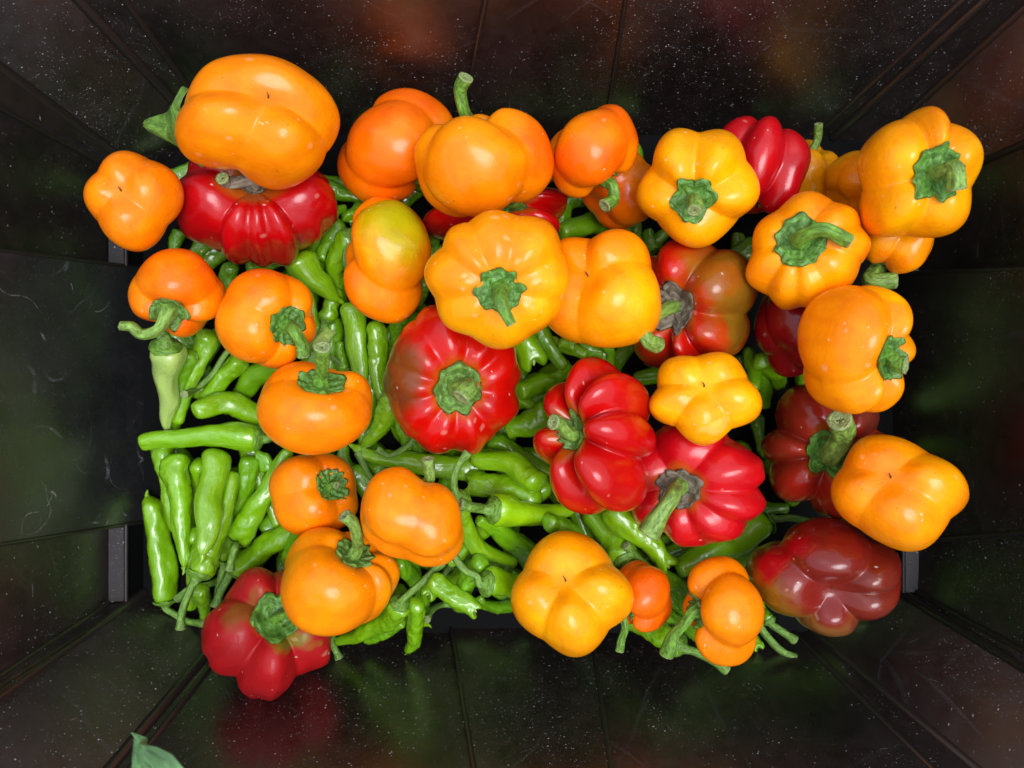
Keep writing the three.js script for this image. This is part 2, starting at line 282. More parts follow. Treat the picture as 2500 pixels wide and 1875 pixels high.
function makePepper(f) {
  seed = f.seed ?? (f.box[0] * 7919 + f.box[1] * 104729) | 0;
  const nz = rnd() * 100, [dir, tilt] = f.ax, H = f.H ?? 0.8, dep = f.dep ?? 0.16, soft = f.soft ?? 0.6, pw = f.pw ?? 0.82;
  let val = f.v; if (!val) { val = []; const n = f.n ?? 4, s = rnd() * 360; for (let i = 0; i < n; i++) val.push(s + (i + 0.35 * (rnd() - 0.5)) * 360 / n); }
  val = val.map((x) => ((x % 360) + 360) % 360).sort((a, b) => a - b);
  const amp = val.map((_, i) => f.amp ? f.amp[i % f.amp.length] : 0.93 + 0.14 * rnd());
  const lobe = (phi) => { // 0 in a furrow .. 1 on a lobe, and that lobe's size
    const a = ((phi / rad % 360) + 360) % 360; let k = val.length - 1;
    for (let i = 0; i < val.length; i++) if (a >= val[i]) k = i;
    if (a < val[0]) k = val.length - 1;
    let lo = val[k], hi = val[(k + 1) % val.length]; if (hi <= lo) hi += 360;
    let x = a; if (x < lo) x += 360; x = (x - lo) / (hi - lo) * 2 - 1;
    const sharp = 1 - Math.pow(Math.abs(x), 2.3), round = 0.5 + 0.5 * Math.cos(Math.PI * x), w = Math.min(1, (hi - lo) / 70);
    return [1 - (1 - (sharp * (1 - soft) + round * soft)) * (0.35 + 0.65 * w), amp[k]];
  };
  const dT = f.dimT ?? 0.3, dB = f.dimB ?? 0.16, tap = f.tap ?? 0;
  const S = (t, phi, lm = 1) => { // t: 0 at the stem .. 1 at the blossom end
    const th = Math.PI * t, s = Math.sin(th), c = Math.cos(th); let [b, am] = lobe(phi); b = 1 - (1 - b) * lm;
    let r = Math.pow(s, pw), h = Math.sign(c) * Math.pow(Math.abs(c), 0.85) * H;
    const pole = Math.abs(c), dd = dep * (c > 0 ? 0.72 + 0.75 * pole : 0.72 + 0.35 * pole);
    r *= (1 - dd * (1 - b)) * (1 + (am - 1) * b * Math.min(1, s * 1.5)) * (1 - tap * (c < 0 ? pole : -0.3 * pole));
    h *= 1 + (c > 0 ? 0.9 : 0.7) * dep * (b - 0.45) * sm(0.12, 0.5, r);
    const q = (r / 0.36) ** 2; h -= (c > 0 ? dT : -dB) * Math.exp(-q) * H;
    const wv = 1 + (f.lump ?? 0.045) * noise(r * Math.cos(phi) * 1.7 + nz, r * Math.sin(phi) * 1.7, h * 1.7 + nz);
    const wr = f.wr ? f.wr * s * noise(phi * 4.1 + nz, t * 4, 1) * sm(0, 0.2, t) + f.wr * 0.5 * s * noise(Math.cos(phi) * 6, Math.sin(phi) * 6 + nz, t * 9) : 0;
    return [r * (wv + wr), h * wv];
  };
  // orientation: bearing of the stem end in the picture and its tilt from the view
  const [x0, y0, x1, y1] = f.box.map((k) => k * D), ctr = at((x0 + x1) / 2, (y0 + y1) / 2, f.y ?? 0.1);
  const c = new THREE.Vector3(0, CAM, 0).sub(ctr).normalize(), rt = new THREE.Vector3(1, 0, 0); rt.addScaledVector(c, -rt.dot(c)).normalize();
  const dn = new THREE.Vector3().crossVectors(rt, c).normalize(); if (dn.z < 0) dn.negate();
  const ct = Math.cos(tilt * rad), st = Math.sin(tilt * rad);
  const a = c.clone().multiplyScalar(ct).addScaledVector(rt, st * Math.cos(dir * rad)).addScaledVector(dn, st * Math.sin(dir * rad));
  const pole = ct >= 0 ? a.clone() : a.clone().negate(), Q = new THREE.Quaternion().setFromUnitVectors(c, pole);
  const e1 = rt.clone().applyQuaternion(Q), e2 = dn.clone().applyQuaternion(Q);
  const [ea, ek] = f.el ?? [0, 1], ed = new THREE.Vector3(Math.cos(ea * rad), 0, Math.sin(ea * rad));
  const place = (t, phi, lm) => { const [r, h] = S(t, phi, lm); const v = e1.clone().multiplyScalar(r * Math.cos(phi)).addScaledVector(e2, r * Math.sin(phi)).addScaledVector(a, h); return v.addScaledVector(ed, v.dot(ed) * (ek - 1)); };
  const NT = 64, NP = 120, unit = []; for (let i = 0; i <= NT; i++) for (let j = 0; j < NP; j++) unit.push(place(i / NT, j / NP * 2 * Math.PI));
  // fit to its outline in the photograph, then let it settle on the heap
  const k = new THREE.Vector3(0.035, 0.035, 0.035);
  for (let it = 0; it < 13; it++) {
    for (let s = 0; s < 3; s++) {
      let a0 = 1e9, a1 = -1e9, b0 = 1e9, b1 = -1e9;
      for (const p of unit) { const z = CAM - ctr.y - p.y * k.y, u = 1250 + (ctr.x + p.x * k.x) * FPX / z, v = 937.5 + (ctr.z + p.z * k.z) * FPX / z; a0 = Math.min(a0, u); a1 = Math.max(a1, u); b0 = Math.min(b0, v); b1 = Math.max(b1, v); }
      k.x *= (x1 - x0) / (a1 - a0); k.z *= (y1 - y0) / (b1 - b0); k.y = Math.sqrt(k.x * k.z) * (f.ky ?? 1);
      const m = (CAM - ctr.y) / FPX; ctr.x += ((x0 + x1) / 2 - (a0 + a1) / 2) * m; ctr.z += ((y0 + y1) / 2 - (b0 + b1) / 2) * m;
    }
    if (f.y || it === 12) continue;
    const need = []; for (const p of unit) if (p.y < 0.25) need.push(heapAt(ctr.x + p.x * k.x, ctr.z + p.z * k.z) - p.y * k.y);
    need.sort((p, q) => q - p);
    const y = Math.max(need[Math.floor(need.length * 0.012)], need[0] - (f.sink ?? 0.006));
    ctr.y += (y - ctr.y) * (it < 4 ? 0.8 : 0.4);
  }
  let low = 1e9; const flat = []; for (const p of unit) { low = Math.min(low, p.y * k.y); if (p.y > -0.1) flat.push(p.x * k.x, p.y * k.y, p.z * k.z); }
  settle(flat, ctr.x, ctr.y, ctr.z);
  if (f.debug || LOG) console.log(f.label.slice(0, 40), ctr.y.toFixed(3), k.toArray().map((x) => x.toFixed(4)).join(' '));
  const base = new THREE.Vector3(ctr.x, ctr.y + low, ctr.z), off = new THREE.Vector3(0, -low, 0);
  const world = (p) => p.clone().multiply(k).add(off); // into the thing's own frame
  const o = thing(f.name ?? 'orange_bell_pepper', f.label, f.cat ?? 'orange pepper', base);
  // skin colour
  const c1 = f.c[0], c2 = f.c[1] ?? c1, TW = 384, TH = 192, px = new Float32Array(TW * TH * 3);
  for (let y = 0; y < TH; y++) for (let x = 0; x < TW; x++) {
    const t = (y + 0.5) / TH, phi = (x + 0.5) / TW * 2 * Math.PI, s = Math.sin(Math.PI * t), X = s * Math.cos(phi), Y = s * Math.sin(phi), Z = Math.cos(Math.PI * t);
    let q = mix3(c1, c2, sm(-0.5, 0.6, noise(X * 1.4 + nz, Y * 1.4, Z * 1.4) + (f.bias ?? 0)));
    for (const [pa, pt, pr, pc, e = 0.5] of f.patch ?? []) {
      const ps = Math.sin(Math.PI * pt), dd = Math.hypot(X - ps * Math.cos(pa * rad), Y - ps * Math.sin(pa * rad), Z - Math.cos(Math.PI * pt)) + 0.16 * noise(X * 3 + nz, Y * 3, Z * 3) + 0.07 * noise(X * 9, Y * 9 + nz, Z * 9);
      q = mix3(q, pc, sm(pr * (1 + e), pr * (1 - e), dd));
    }
    const m = 1 + 0.07 * noise(X * 5 + nz, Y * 5, Z * 5) + 0.03 * s * noise(Math.cos(phi) * 13, Math.sin(phi) * 13 + nz, t * 3) + 0.08 * noise(X * 2.3 + 9, Y * 2.3 + nz, Z * 2.3) + 0.03 * noise(X * 22, Y * 22 + nz, Z * 22);
    const ring = sm(0.14, 0.07, t) * 0.35; q = mix3(q, [q[0] * 0.8, Math.max(q[1], 0.2), q[2]], ring);
    const i = (y * TW + x) * 3; px[i] = q[0] * m; px[i + 1] = q[1] * (m * m); px[i + 2] = q[2] * m;
  }
  const fleck = (n, col, al, big) => { for (let g = 0; g < n; g++) { const x = rnd() * TW | 0, y = (0.1 + 0.8 * rnd()) * TH | 0, r = big * (0.4 + rnd()), w = 1 / Math.max(0.3, Math.sin(Math.PI * y / TH)); for (let b = -3; b <= 3; b++) for (let e = -4; e <= 4; e++) { const d2 = Math.hypot(e / w, b) / r; if (d2 > 1 || y + b < 0 || y + b >= TH) continue; const i = ((y + b) * TW + (x + e + TW) % TW) * 3, z = al * (1 - d2 * d2) ; for (let h = 0; h < 3; h++) px[i + h] += (col[h] - px[i + h]) * z; } } };
  fleck(f.flecks ?? 14, [0.85, 0.75, 0.6], 0.75, 1.1); fleck(f.dots ?? 11, [0.12, 0.03, 0.005], 0.7, 0.9);
  fleck(f.scuffs ?? 8, mix3(c1, [0.9, 0.7, 0.5], 0.5), 0.35, 3.2);
  const map = dataTex(TW, TH, (x, y) => { const i = (y * TW + x) * 3; return [enc(px[i]), enc(px[i + 1]), enc(px[i + 2])]; }, true); map.wrapT = THREE.ClampToEdgeWrapping;
  const skin = new THREE.MeshPhysicalMaterial({ map, roughness: f.rough ?? 0.32, bumpMap: bumpTex, bumpScale: f.bump ?? 0.00022, specularIntensity: f.spec ?? 0.18, clearcoat: f.coat ?? 0.45, clearcoatRoughness: f.cr ?? 0.16 });
  part('body', grid(NT, NP, (i, j) => world(unit[i * NP + j])), skin, o);
  // calyx, pressed over the shoulder of the fruit
  const kk = (k.x + k.z) / 2, P0 = world(place(0, 0, 0.3));
  if (f.cal) {
    const [cr, cn, mat = calyxGreen, thick = 0.05] = f.cal, R = cr * D * (CAM - ctr.y) / FPX / kk, ph = rnd() * 6, nr = 12, nc = 96;
    const cal = part('calyx', grid(nr, nc, (i, j) => {
      const phi = j / nc * 2 * Math.PI, tooth = 1 + (0.09 + 0.07 * noise(phi * 1.3, nz, 8)) * Math.pow(Math.abs(Math.cos(phi * cn / 2 + ph + 0.5 * noise(Math.cos(phi) * 1.5, Math.sin(phi) * 1.5, nz))), 3) - 0.05 + 0.14 * noise(Math.cos(phi) * 2 + nz, Math.sin(phi) * 2, 5);
      const e = Math.min(i, nr - 1) / (nr - 1), rr = R * tooth * e, t = Math.asin(Math.min(0.98, Math.pow(Math.max(rr, 1e-5), 1 / pw))) / Math.PI;
      const p = place(t, phi, 0.55);
      const rib = 0.5 + 0.5 * Math.cos(phi * cn + 2 * ph + 1.2 * noise(e * 4, phi, nz)), lift = thick * (0.8 - 0.35 * e) + (f.crown ?? 0.05) * Math.exp(-((e / 0.35) ** 2)) + 0.022 * rib * e + 0.055 * noise(Math.cos(phi) * 5 * e + nz, Math.sin(phi) * 5 * e, 2) * e;
      p.addScaledVector(a, lift * (i === nr ? -0.4 : 1)); if (i === nr) p.addScaledVector(a, 0).lerp(place(Math.max(t - 0.012, 0), phi, 0.55), 0.5);
      return world(p);
    }), mat, o);
    P0.addScaledVector(a, (thick + 0.02) * kk);
    if (f.calPatch) cal.userData.label = f.calPatch;
  }
  if (f.stem) {
    const { p, r, r0 = 1.5, r1 = 1.08, mat = stemGreen } = f.stem, m = (CAM - base.y - P0.y) / FPX, R = 0.9 * r * D * m;
    const pts = [P0.clone().addScaledVector(a, -0.06 * kk)];
    const first = at(p[0][0] * D, p[0][1] * D, base.y + P0.y + p[0][2] / 1000).sub(base);
    pts.push(P0.clone().addScaledVector(a, Math.min(0.4 * kk, 0.35 * first.distanceTo(P0))));
    for (const q of p) pts.push(at(q[0] * D, q[1] * D, base.y + P0.y + q[2] / 1000).sub(base));
    const prof = (s) => R * (1 + (r0 - 1) * sm(0.4, 0.0, s) * 1.1 + (r1 - 1) * sm(0.6, 1, s));
    const s = part('stem', tube(pts, prof, { seg: 30, ring: 30, ribs: 5, ribDepth: 0.075 }), mat, o);
    // cut end: a shallow dished disc
    const e = pts[pts.length - 1], tg = e.clone().sub(pts[pts.length - 2]).normalize(), fr = frames(new THREE.CatmullRomCurve3(pts, false, 'centripetal'), 30)[30];
    part('cut_end', grid(4, 20, (i, j) => { const g = j / 20 * 2 * Math.PI, rr = prof(1) * [1.0, 1.04, 0.72, 0.4, 0][i], hh = prof(1) * [-0.1, 0.14, 0.12, -0.02, -0.08][i] * (1 + 0.6 * noise(g * 2, i, nz)); return e.clone().addScaledVector(fr.b, rr * Math.cos(g)).addScaledVector(fr.n, rr * Math.sin(g)).addScaledVector(tg, hh); }), cutMat, s);
  }
  if (f.capLeft) { // cap gripping the side, drawn out into a short pointed stem
    const d0 = rt.clone().multiplyScalar(-1).addScaledVector(dn, 0.16).addScaledVector(c, -0.38).normalize(), q = new THREE.Quaternion().setFromUnitVectors(new THREE.Vector3(0, 1, 0), d0), ce = off.clone();
    part('calyx', grid(16, 60, (i, j) => {
      const g = j / 60 * 2 * Math.PI, e = Math.min(i, 15) / 15, b = (0.02 + e * (0.6 + 0.07 * Math.cos(5 * g))), out = (i === 16 ? 0.94 : 1.035 + 0.012 * noise(g * 3, e * 4, 2)) + 0.36 * Math.exp(-((b / 0.17) ** 2)) + 0.1 * Math.exp(-((b / 0.4) ** 2));
      const v = new THREE.Vector3(Math.sin(b) * Math.cos(g), Math.cos(b), Math.sin(b) * Math.sin(g)).applyQuaternion(q).multiplyScalar(out).addScaledVector(dn, -0.16 * Math.exp(-((b / 0.2) ** 2)));
      return v.multiply(new THREE.Vector3(k.x * 0.97, k.y * 0.8, k.z * 0.97)).add(ce);
    }), calyxPale, o);
  }
  if (f.scar) {
    const B = world(place(1, 0)), w = 0.00075;
    const q = [B.clone().addScaledVector(a, 0.002), B.clone().addScaledVector(a, -0.001).add(new THREE.Vector3(0.0004, 0, -0.001)), B.clone().addScaledVector(a, -0.002).add(new THREE.Vector3(-0.0006, 0, -0.0024))];
    part('blossom_scar', tube(q, (s) => w * (0.7 - 0.4 * s), { seg: 8, ring: 8 }), scarMat, o);
  }
  return o;
}

// ---------------------------------------------------------------- green chili peppers
const chiliSkin = new THREE.MeshPhysicalMaterial({ vertexColors: true, roughness: 0.3, clearcoat: 0.9, clearcoatRoughness: 0.06, bumpMap: crumpleTex, bumpScale: 0.00022 });
const chiliStem = greenMat([0.21, 0.43, 0.05], 0.55), chiliCalyx = greenMat([0.19, 0.42, 0.03], 0.5);
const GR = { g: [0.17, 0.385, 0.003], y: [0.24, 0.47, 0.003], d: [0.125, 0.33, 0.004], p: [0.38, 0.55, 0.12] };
function makeChili(f) {
  seed = (f.b[0][0] * 7919 + f.b[0][1] * 104729 + 17) | 0;
  const nz = rnd() * 100, tw = (f.tw ?? 0.6) * 0.88, tip = f.tip ?? 'blunt', NS = 46, NR = 28, pb = f.b, c1 = GR[f.c ?? 'g'], c2 = mix3(c1, GR.y, 0.55);
  let ya = f.y ?? 0.03, yb = 0; // height at the middle and slope end to end
  let cur, fr, R, L;
  const build = () => {
    const n = pb.length - 1;
    cur = new THREE.CatmullRomCurve3(pb.map((q, i) => at(q[0], q[1], ya + yb * (i / n - 0.5))), false, 'centripetal');
    fr = frames(cur, NS); L = cur.getLength(); R = f.w * 0.475 * (CAM - ya) / FPX;
  };
  const pt = (i, j) => {
    const s = i / NS, g = j / NR * 2 * Math.PI, { p, t, n, b } = fr[i], cap = Math.min(0.3, R * tw * (tip === 'point' ? 2.2 : 1.05) / L), c0 = Math.min(0.16, R * 0.8 / L);
    let r = R * (1 - (1 - tw) * Math.pow(s, 1.5)) * (0.93 + 0.1 * noise(s * 3.1 + nz, 1, 2));
    if (s < c0) { const e = Math.sqrt(Math.max(0, 1 - ((c0 - s) / c0) ** 2)); r *= f.s ? 0.5 + 0.5 * e : e; }
    if (s > 1 - cap) r *= Math.pow(Math.max(0, 1 - ((s - 1 + cap) / cap) ** 2), tip === 'point' ? 0.75 : 0.5);
    if (i === NS || (i === 0 && !f.s)) r = 0;
    const len = L / R;
    let m = 1 + 0.055 * Math.cos(3 * g + nz + 1.6 * s) + 0.03 * Math.cos(2 * g + 2 * nz) + 0.12 * noise(s * len * 0.9 + nz, Math.cos(g) * 1.1, Math.sin(g) * 1.1) + (f.wr ?? 0.07) * noise(s * len * 2.4, Math.cos(g) * 2.4 + nz, Math.sin(g) * 2.4);
    const rg = 1 - Math.abs(noise(s * len * 0.5 + nz, Math.cos(g) * 2.6, Math.sin(g) * 2.6 + nz)), rg2 = 1 - Math.abs(noise(s * len * 1.5 + nz, Math.cos(g) * 1.8 + 5, Math.sin(g) * 1.8)); // creases
    m -= (f.wr ?? 0.07) * (1.5 * rg ** 7 + 1.1 * rg2 ** 8);
    let rb = r * m, rn = r * m * 0.96, al = 0;
    if (tip === 'notch') {
      const e = sm(1 - 2.2 * R * tw / L, 1, s); rb *= 1 + 0.3 * e;
      const x = rb * Math.cos(g) / (R * tw); al = -R * tw * 1.0 * Math.exp(-((x / 0.42) ** 2)) * sm(1 - 1.2 * R * tw / L, 1, s);
      rn *= 1 - 0.25 * e * Math.exp(-((x / 0.4) ** 2));
    } else if (tip === 'blunt') al = -R * tw * 0.3 * sm(1 - 0.6 * R * tw / L, 1, s);
    const wob = R * 0.16 * noise(s * 4 + nz, 7, 3);
    return p.clone().addScaledVector(b, rb * Math.cos(g) + wob).addScaledVector(n, rn * Math.sin(g)).addScaledVector(t, al);
  };
  for (let it = 0; it < 4; it++) {
    build();
    const need = new Float32Array(NS + 1);
    for (let i = 0; i <= NS; i++) { let m = -1; const y0 = fr[i].p.y; for (let j = 0; j < NR; j++) { const v = pt(i, j); if (v.y <= y0 + 0.002) m = Math.max(m, heapAt(v.x, v.z) - (v.y - y0)); } need[i] = m - (f.sink ?? 0.003); }
    let best = 1e9, bs = 0; const mid = NS / 2, mx = 0.55 * L;
    for (let i = 0; i <= mid; i += 1) for (let j = Math.ceil(mid); j <= NS; j += 1) { if (j <= i) continue; let sl = clamp((need[j] - need[i]) / (j - i) * NS, -mx, mx), h = -1e9; for (let q = 0; q <= NS; q += 2) h = Math.max(h, need[q] - sl * (q / NS - 0.5)); if (h < best - 1e-6) { best = h; bs = sl; } }
    if (f.flat) { bs = 0; best = Math.max(...need); }
    ya = Math.max(best, R * 0.9); yb = bs;
  }
  build();
  const P = []; for (let i = 0; i <= NS; i++) for (let j = 0; j < NR; j++) P.push(pt(i, j));
  let low = 1e9; const flat = []; for (const v of P) { low = Math.min(low, v.y); flat.push(v.x, v.y, v.z); }
  settle(flat, 0, 0, 0);
  if (LOG) console.log('chili', f.b[0].join(), ya.toFixed(3), yb.toFixed(3));
  const mc = cur.getPoint(0.5), base = new THREE.Vector3(mc.x, low, mc.z);
  const o = thing('green_chili_pepper', f.label, 'green pepper', base, f.group);
  let G = grid(NS, NR, (i, j) => P[i * NR + j].clone().sub(base), (i, j, p) => {
    const s = i / NS, q = 0.5 + 0.5 * noise(s * 3 + nz, j / NR * 3, 4), e = sm(0.75, 1, s) * 0.3 + 0.35 * q;
    const hv = 0.9 + 0.2 * hash(f.b[0][0] | 0, f.b[0][1] | 0, 3), v = mix3([c1[0] * (1.5 - 0.5 * hv) * hv, c1[1] * hv, c1[2]], f.c === 'p' ? c1 : c2, clamp(e)), m = 1 + 0.1 * noise(s * 9 + nz, Math.cos(j / NR * 6.283) * 2, Math.sin(j / NR * 6.283) * 2);
    return [v[0] * m, v[1] * m, v[2]];
  }, (i, j) => [j / NR * 2, i / NS * Math.max(1, Math.round(L / R / 3.2))]);
  if (tip === 'point' || tip === 'notch') { // the little dried style left at the tip
    const t = fr[NS].t, e = pt(NS, 0).sub(base).addScaledVector(t, -0.0015), q = [e, e.clone().addScaledVector(t, R * 0.22), e.clone().addScaledVector(t, R * 0.5).addScaledVector(fr[NS].b, R * 0.12)];
    const n = tube(q, (s) => R * 0.2 * (1 - 0.8 * s), { seg: 8, ring: 10, color: () => tip === 'notch' ? GR.p : c2 });
    G = mergeGeometries([G, n]);
  }
  part('body', G, chiliSkin, o);
  if (f.s) {
    const { p, t } = fr[0], e0 = p.clone().sub(base), out = t.clone().negate(), rs = (f.sw ?? 15) / 2 * (CAM - ya) / FPX;
    // calyx: a small ruffled cap over the shoulder
    part('calyx', grid(7, 40, (i, j) => {
      const g = j / 40 * 6.283, k = i / 6, tooth = 1 + 0.16 * Math.cos(5 * g + nz);
      const r = R * 0.9 * (i === 7 ? 0.9 : [0.22, 0.3, 0.44, 0.6, 0.76, 0.9, 0.97][i] * (i > 3 ? 0.94 + 0.06 * tooth : 1));
      const z = R * (i === 7 ? -0.12 * tooth : [0.46, 0.32, 0.22, 0.16, 0.09, -0.02, -0.16 * tooth][i]) + R * 0.03 * Math.cos(7 * g) * k;
      return e0.clone().addScaledVector(fr[0].b, r * Math.cos(g)).addScaledVector(fr[0].n, r * 0.95 * Math.sin(g)).addScaledVector(out, z);
    }), chiliCalyx, o);
    const pts = [e0.clone(), e0.clone().addScaledVector(out, R * 0.45)]; let prev = pts[1].y + base.y;
    f.s.forEach((q, i) => {
      let y = prev + (q[2] ?? 0) / 1000; let w = at(q[0], q[1], y); const h = heapAt(w.x, w.z) + rs * 0.8; if (y < h && (q[2] === undefined)) y = Math.min(h, prev + 0.02); prev = y; pts.push(at(q[0], q[1], y).sub(base));
    });
    const prof = (s) => rs * (1 + 0.7 * sm(0.3, 0, s) + 0.35 * sm(0.85, 1, s));
    const st = part('stem', tube(pts, prof, { seg: 26, ring: 15, ribs: 5, ribDepth: 0.09 }), chiliStem, o);
    const e = pts[pts.length - 1], tg = e.clone().sub(pts[pts.length - 2]).normalize(), ef = frames(new THREE.CatmullRomCurve3(pts, false, 'centripetal'), 26)[26];
    part('cut_end', grid(3, 12, (i, j) => { const g = j / 12 * 6.283, rr = prof(1) * [1, 0.98, 0.5, 0][i], hh = prof(1) * [-0.15, 0.16, 0.14, 0.06][i]; return e.clone().addScaledVector(ef.b, rr * Math.cos(g)).addScaledVector(ef.n, rr * Math.sin(g)).addScaledVector(tg, hh); }), cutMat, st);
  }
  return o;
}
// ---------------------------------------------------------------- the green peppers, lowest first
const DEEP = { label: 'dark green pepper buried deep in the heap, under the others', group: 'green peppers buried deep in the heap' };
{ // the bed that everything rests on
  seed = 4242;
  const bed = [];
  for (let r = 0; r < 2; r++) for (let gy = 0; gy < 5; gy++) for (let gx = 0; gx < 7; gx++) {
    const u = 480 + gx * 252 + (rnd() - 0.5) * 120, v = 430 + gy * 240 + (rnd() - 0.5) * 90, a = rnd() * 6.3, l = 120 + rnd() * 30;
    if (u < 430 + l && v > 1300) continue;
    bed.push({ u, v, a, l, w: 60 + 14 * rnd(), k: rnd() });
  }
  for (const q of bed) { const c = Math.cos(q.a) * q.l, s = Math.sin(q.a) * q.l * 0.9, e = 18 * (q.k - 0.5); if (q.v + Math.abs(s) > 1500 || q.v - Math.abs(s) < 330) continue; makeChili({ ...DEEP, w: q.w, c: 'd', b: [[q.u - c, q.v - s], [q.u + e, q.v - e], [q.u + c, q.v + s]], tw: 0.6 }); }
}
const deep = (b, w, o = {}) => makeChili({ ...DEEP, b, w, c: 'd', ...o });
deep([[440, 560], [430, 590], [424, 640]], 44, { label: 'dark green pepper end between two orange peppers at the upper left', group: undefined }); deep([[505, 580], [488, 610], [470, 650]], 52, { label: 'dark green pepper below the left side of the pleated deep red pepper', group: undefined }); deep([[560, 640], [560, 690], [556, 740]], 52, { label: 'dark green pepper running down between the gnarled-cap and round-cap orange peppers', group: undefined });
deep([[600, 652], [645, 648], [690, 640]], 40, { label: 'green pepper strip just under the lowest edge of the pleated red pepper', group: undefined }); deep([[830, 535], [800, 590], [783, 640]], 52, { label: 'dark green pepper slanting right of the pleated deep red pepper', group: undefined }); deep([[770, 455], [830, 474], [900, 480]], 62, { label: 'level green pepper under the lower end of the deep orange pepper', group: undefined });
deep([[760, 525], [800, 515], [850, 510]], 44, { label: 'shaded green pepper just below the level one under the deep orange pepper', group: undefined }); deep([[838, 780], [834, 830], [826, 890]], 48); deep([[640, 1300], [680, 1260], [720, 1230]], 66, { label: 'dark green pepper behind the steep slanting one, beside the plain orange pepper', group: undefined });
deep([[1100, 1300], [1130, 1350], [1142, 1395]], 56, { label: 'round green pepper bottom with a bluish stem, under the long curved one', group: undefined, s: [[1108, 1362], [1086, 1400], [1064, 1436]] });
deep([[1360, 565], [1390, 500], [1440, 488]], 50, { label: 'green pepper in shade left of the shaded orange pepper at the top', group: undefined }); deep([[1355, 612], [1378, 602], [1400, 590]], 38, { label: 'thin green sliver above the smooth orange pepper by the red one', group: undefined }); deep([[1550, 540], [1557, 575], [1558, 610]], 30, { label: 'narrow ribbed green piece below the five-lobed star-capped pepper', group: undefined });
deep([[1580, 560], [1590, 590], [1600, 615]], 40); deep([[1055, 530], [1060, 560], [1062, 600]], 50, { label: 'dark green pepper in the gap between the green-yellow pepper and a red one', group: undefined }); deep([[1040, 670], [1032, 710], [1025, 750]], 46, { label: 'dark green pepper in the gap between the green-yellow pepper and the large central one', group: undefined });
deep([[1410, 860], [1440, 855], [1475, 870]], 46); deep([[1320, 1170], [1345, 1190], [1370, 1230]], 46); deep([[1600, 1325], [1660, 1335], [1700, 1315]], 42);
deep([[1850, 1245], [1890, 1238], [1930, 1240]], 40); deep([[1806, 1350], [1808, 1390], [1812, 1430]], 34, { label: 'dark green ribbed piece between the three-bulged orange and purplish peppers', group: undefined }); deep([[1855, 890], [1862, 940], [1872, 1000]], 50, { label: 'dark green pepper hanging down above the brownish red pepper at right', group: undefined });
deep([[1845, 1010], [1855, 1070], [1872, 1120]], 40); deep([[1255, 985], [1300, 975], [1350, 955]], 44); deep([[830, 1440], [790, 1480], [740, 1540]], 56);
deep([[960, 790], [940, 860], [930, 900]], 44); deep([[620, 830], [650, 870], [690, 900]], 54); deep([[880, 1180], [850, 1140], [830, 1080]], 50);
deep([[940, 1150], [900, 1130], [870, 1080]], 46, { s: [[925, 1160], [905, 1180]] }); deep([[930, 1300], [905, 1260], [885, 1230]], 44, { s: [[930, 1210], [895, 1150], [875, 1105]] });
deep([[700, 1400], [690, 1370], [712, 1310]], 44);

// a second layer where the bed shows between the others
for (const [u, v, a, l, w] of [[410, 1180, 80, 130, 62], [470, 1240, 100, 120, 60], [560, 1300, 115, 120, 62], [470, 1390, 95, 100, 56], [640, 1180, 70, 120, 60], [520, 960, 20, 120, 58], [440, 960, 100, 110, 58],
  [920, 1240, 60, 120, 58], [1010, 1260, 10, 130, 60], [1090, 1420, 150, 110, 56], [1200, 1380, 30, 120, 60], [1010, 1400, 70, 100, 54], [1240, 1340, 95, 110, 58], [1180, 1300, 140, 120, 60], [1090, 1180, 100, 120, 58],
  [900, 1000, 95, 130, 58], [1000, 1050, 60, 120, 58], [1160, 1000, 100, 120, 60], [1230, 920, 45, 120, 60], [1330, 850, 10, 110, 56], [820, 900, 90, 130, 58], [760, 720, 80, 120, 56], [700, 800, 30, 110, 54],
  [1500, 1330, 40, 130, 60], [1580, 1410, 50, 120, 58], [1700, 1330, 165, 130, 60], [1420, 1300, 70, 120, 58], [1760, 1400, 150, 110, 54], [1640, 1480, 35, 110, 54], [880, 1480, 160, 120, 56], [960, 1480, 30, 100, 52]]) {
  const c = Math.cos(a * rad) * l, s = Math.sin(a * rad) * l, e = 22 * (hash(u, v, 1) - 0.5);
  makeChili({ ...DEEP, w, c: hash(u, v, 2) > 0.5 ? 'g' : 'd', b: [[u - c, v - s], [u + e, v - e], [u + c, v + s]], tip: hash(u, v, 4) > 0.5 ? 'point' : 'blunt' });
}
const C = (label, w, b, o = {}) => makeChili({ label, w, b, ...o });
// along the left edge
C('green pepper narrowing to a point beneath the crossed stems at bottom left', 52, [[488, 1432], [496, 1475], [500, 1530]], { tip: 'point', tw: 0.3 });
C('green pepper hidden up to its cap at bottom left, long stem running left', 46, [[545, 1405], [572, 1372], [590, 1340]], { s: [[505, 1428], [465, 1436], [432, 1462]], sw: 15 });
C('pale green tapering pepper with a thick ribbed stem, standing at the upper left edge', 92, [[404, 842], [411, 905], [408, 980], [414, 1055]], { c: 'p', tw: 0.2, tip: 'point', s: [[398, 824], [394, 800]], sw: 30, wr: 0.02 });
C('wide dull green pepper half under the orange pepper at left centre', 84, [[700, 870], [630, 915], [575, 965]], { c: 'd', wr: 0.02 });
C('short green pepper right of the long upright one, lying under a thin loose stem', 66, [[596, 868], [545, 920], [492, 982]]);
C('tucked-under green pepper, its thin curved stem lying loose across the left group', 46, [[575, 842], [610, 822], [650, 800]], { c: 'd', s: [[545, 872], [520, 912], [485, 945], [450, 963]], sw: 14 });
C('long slender upright green pepper beside the pale one, wrinkled toward its lower end', 68, [[520, 808], [484, 875], [455, 955], [426, 1040]], { tw: 0.72 });
C('smooth level green pepper ending under the squat orange pepper with the tall stem', 72, [[690, 1042], [612, 1010], [535, 985], [465, 1008]], { tw: 0.7, wr: 0.03 });
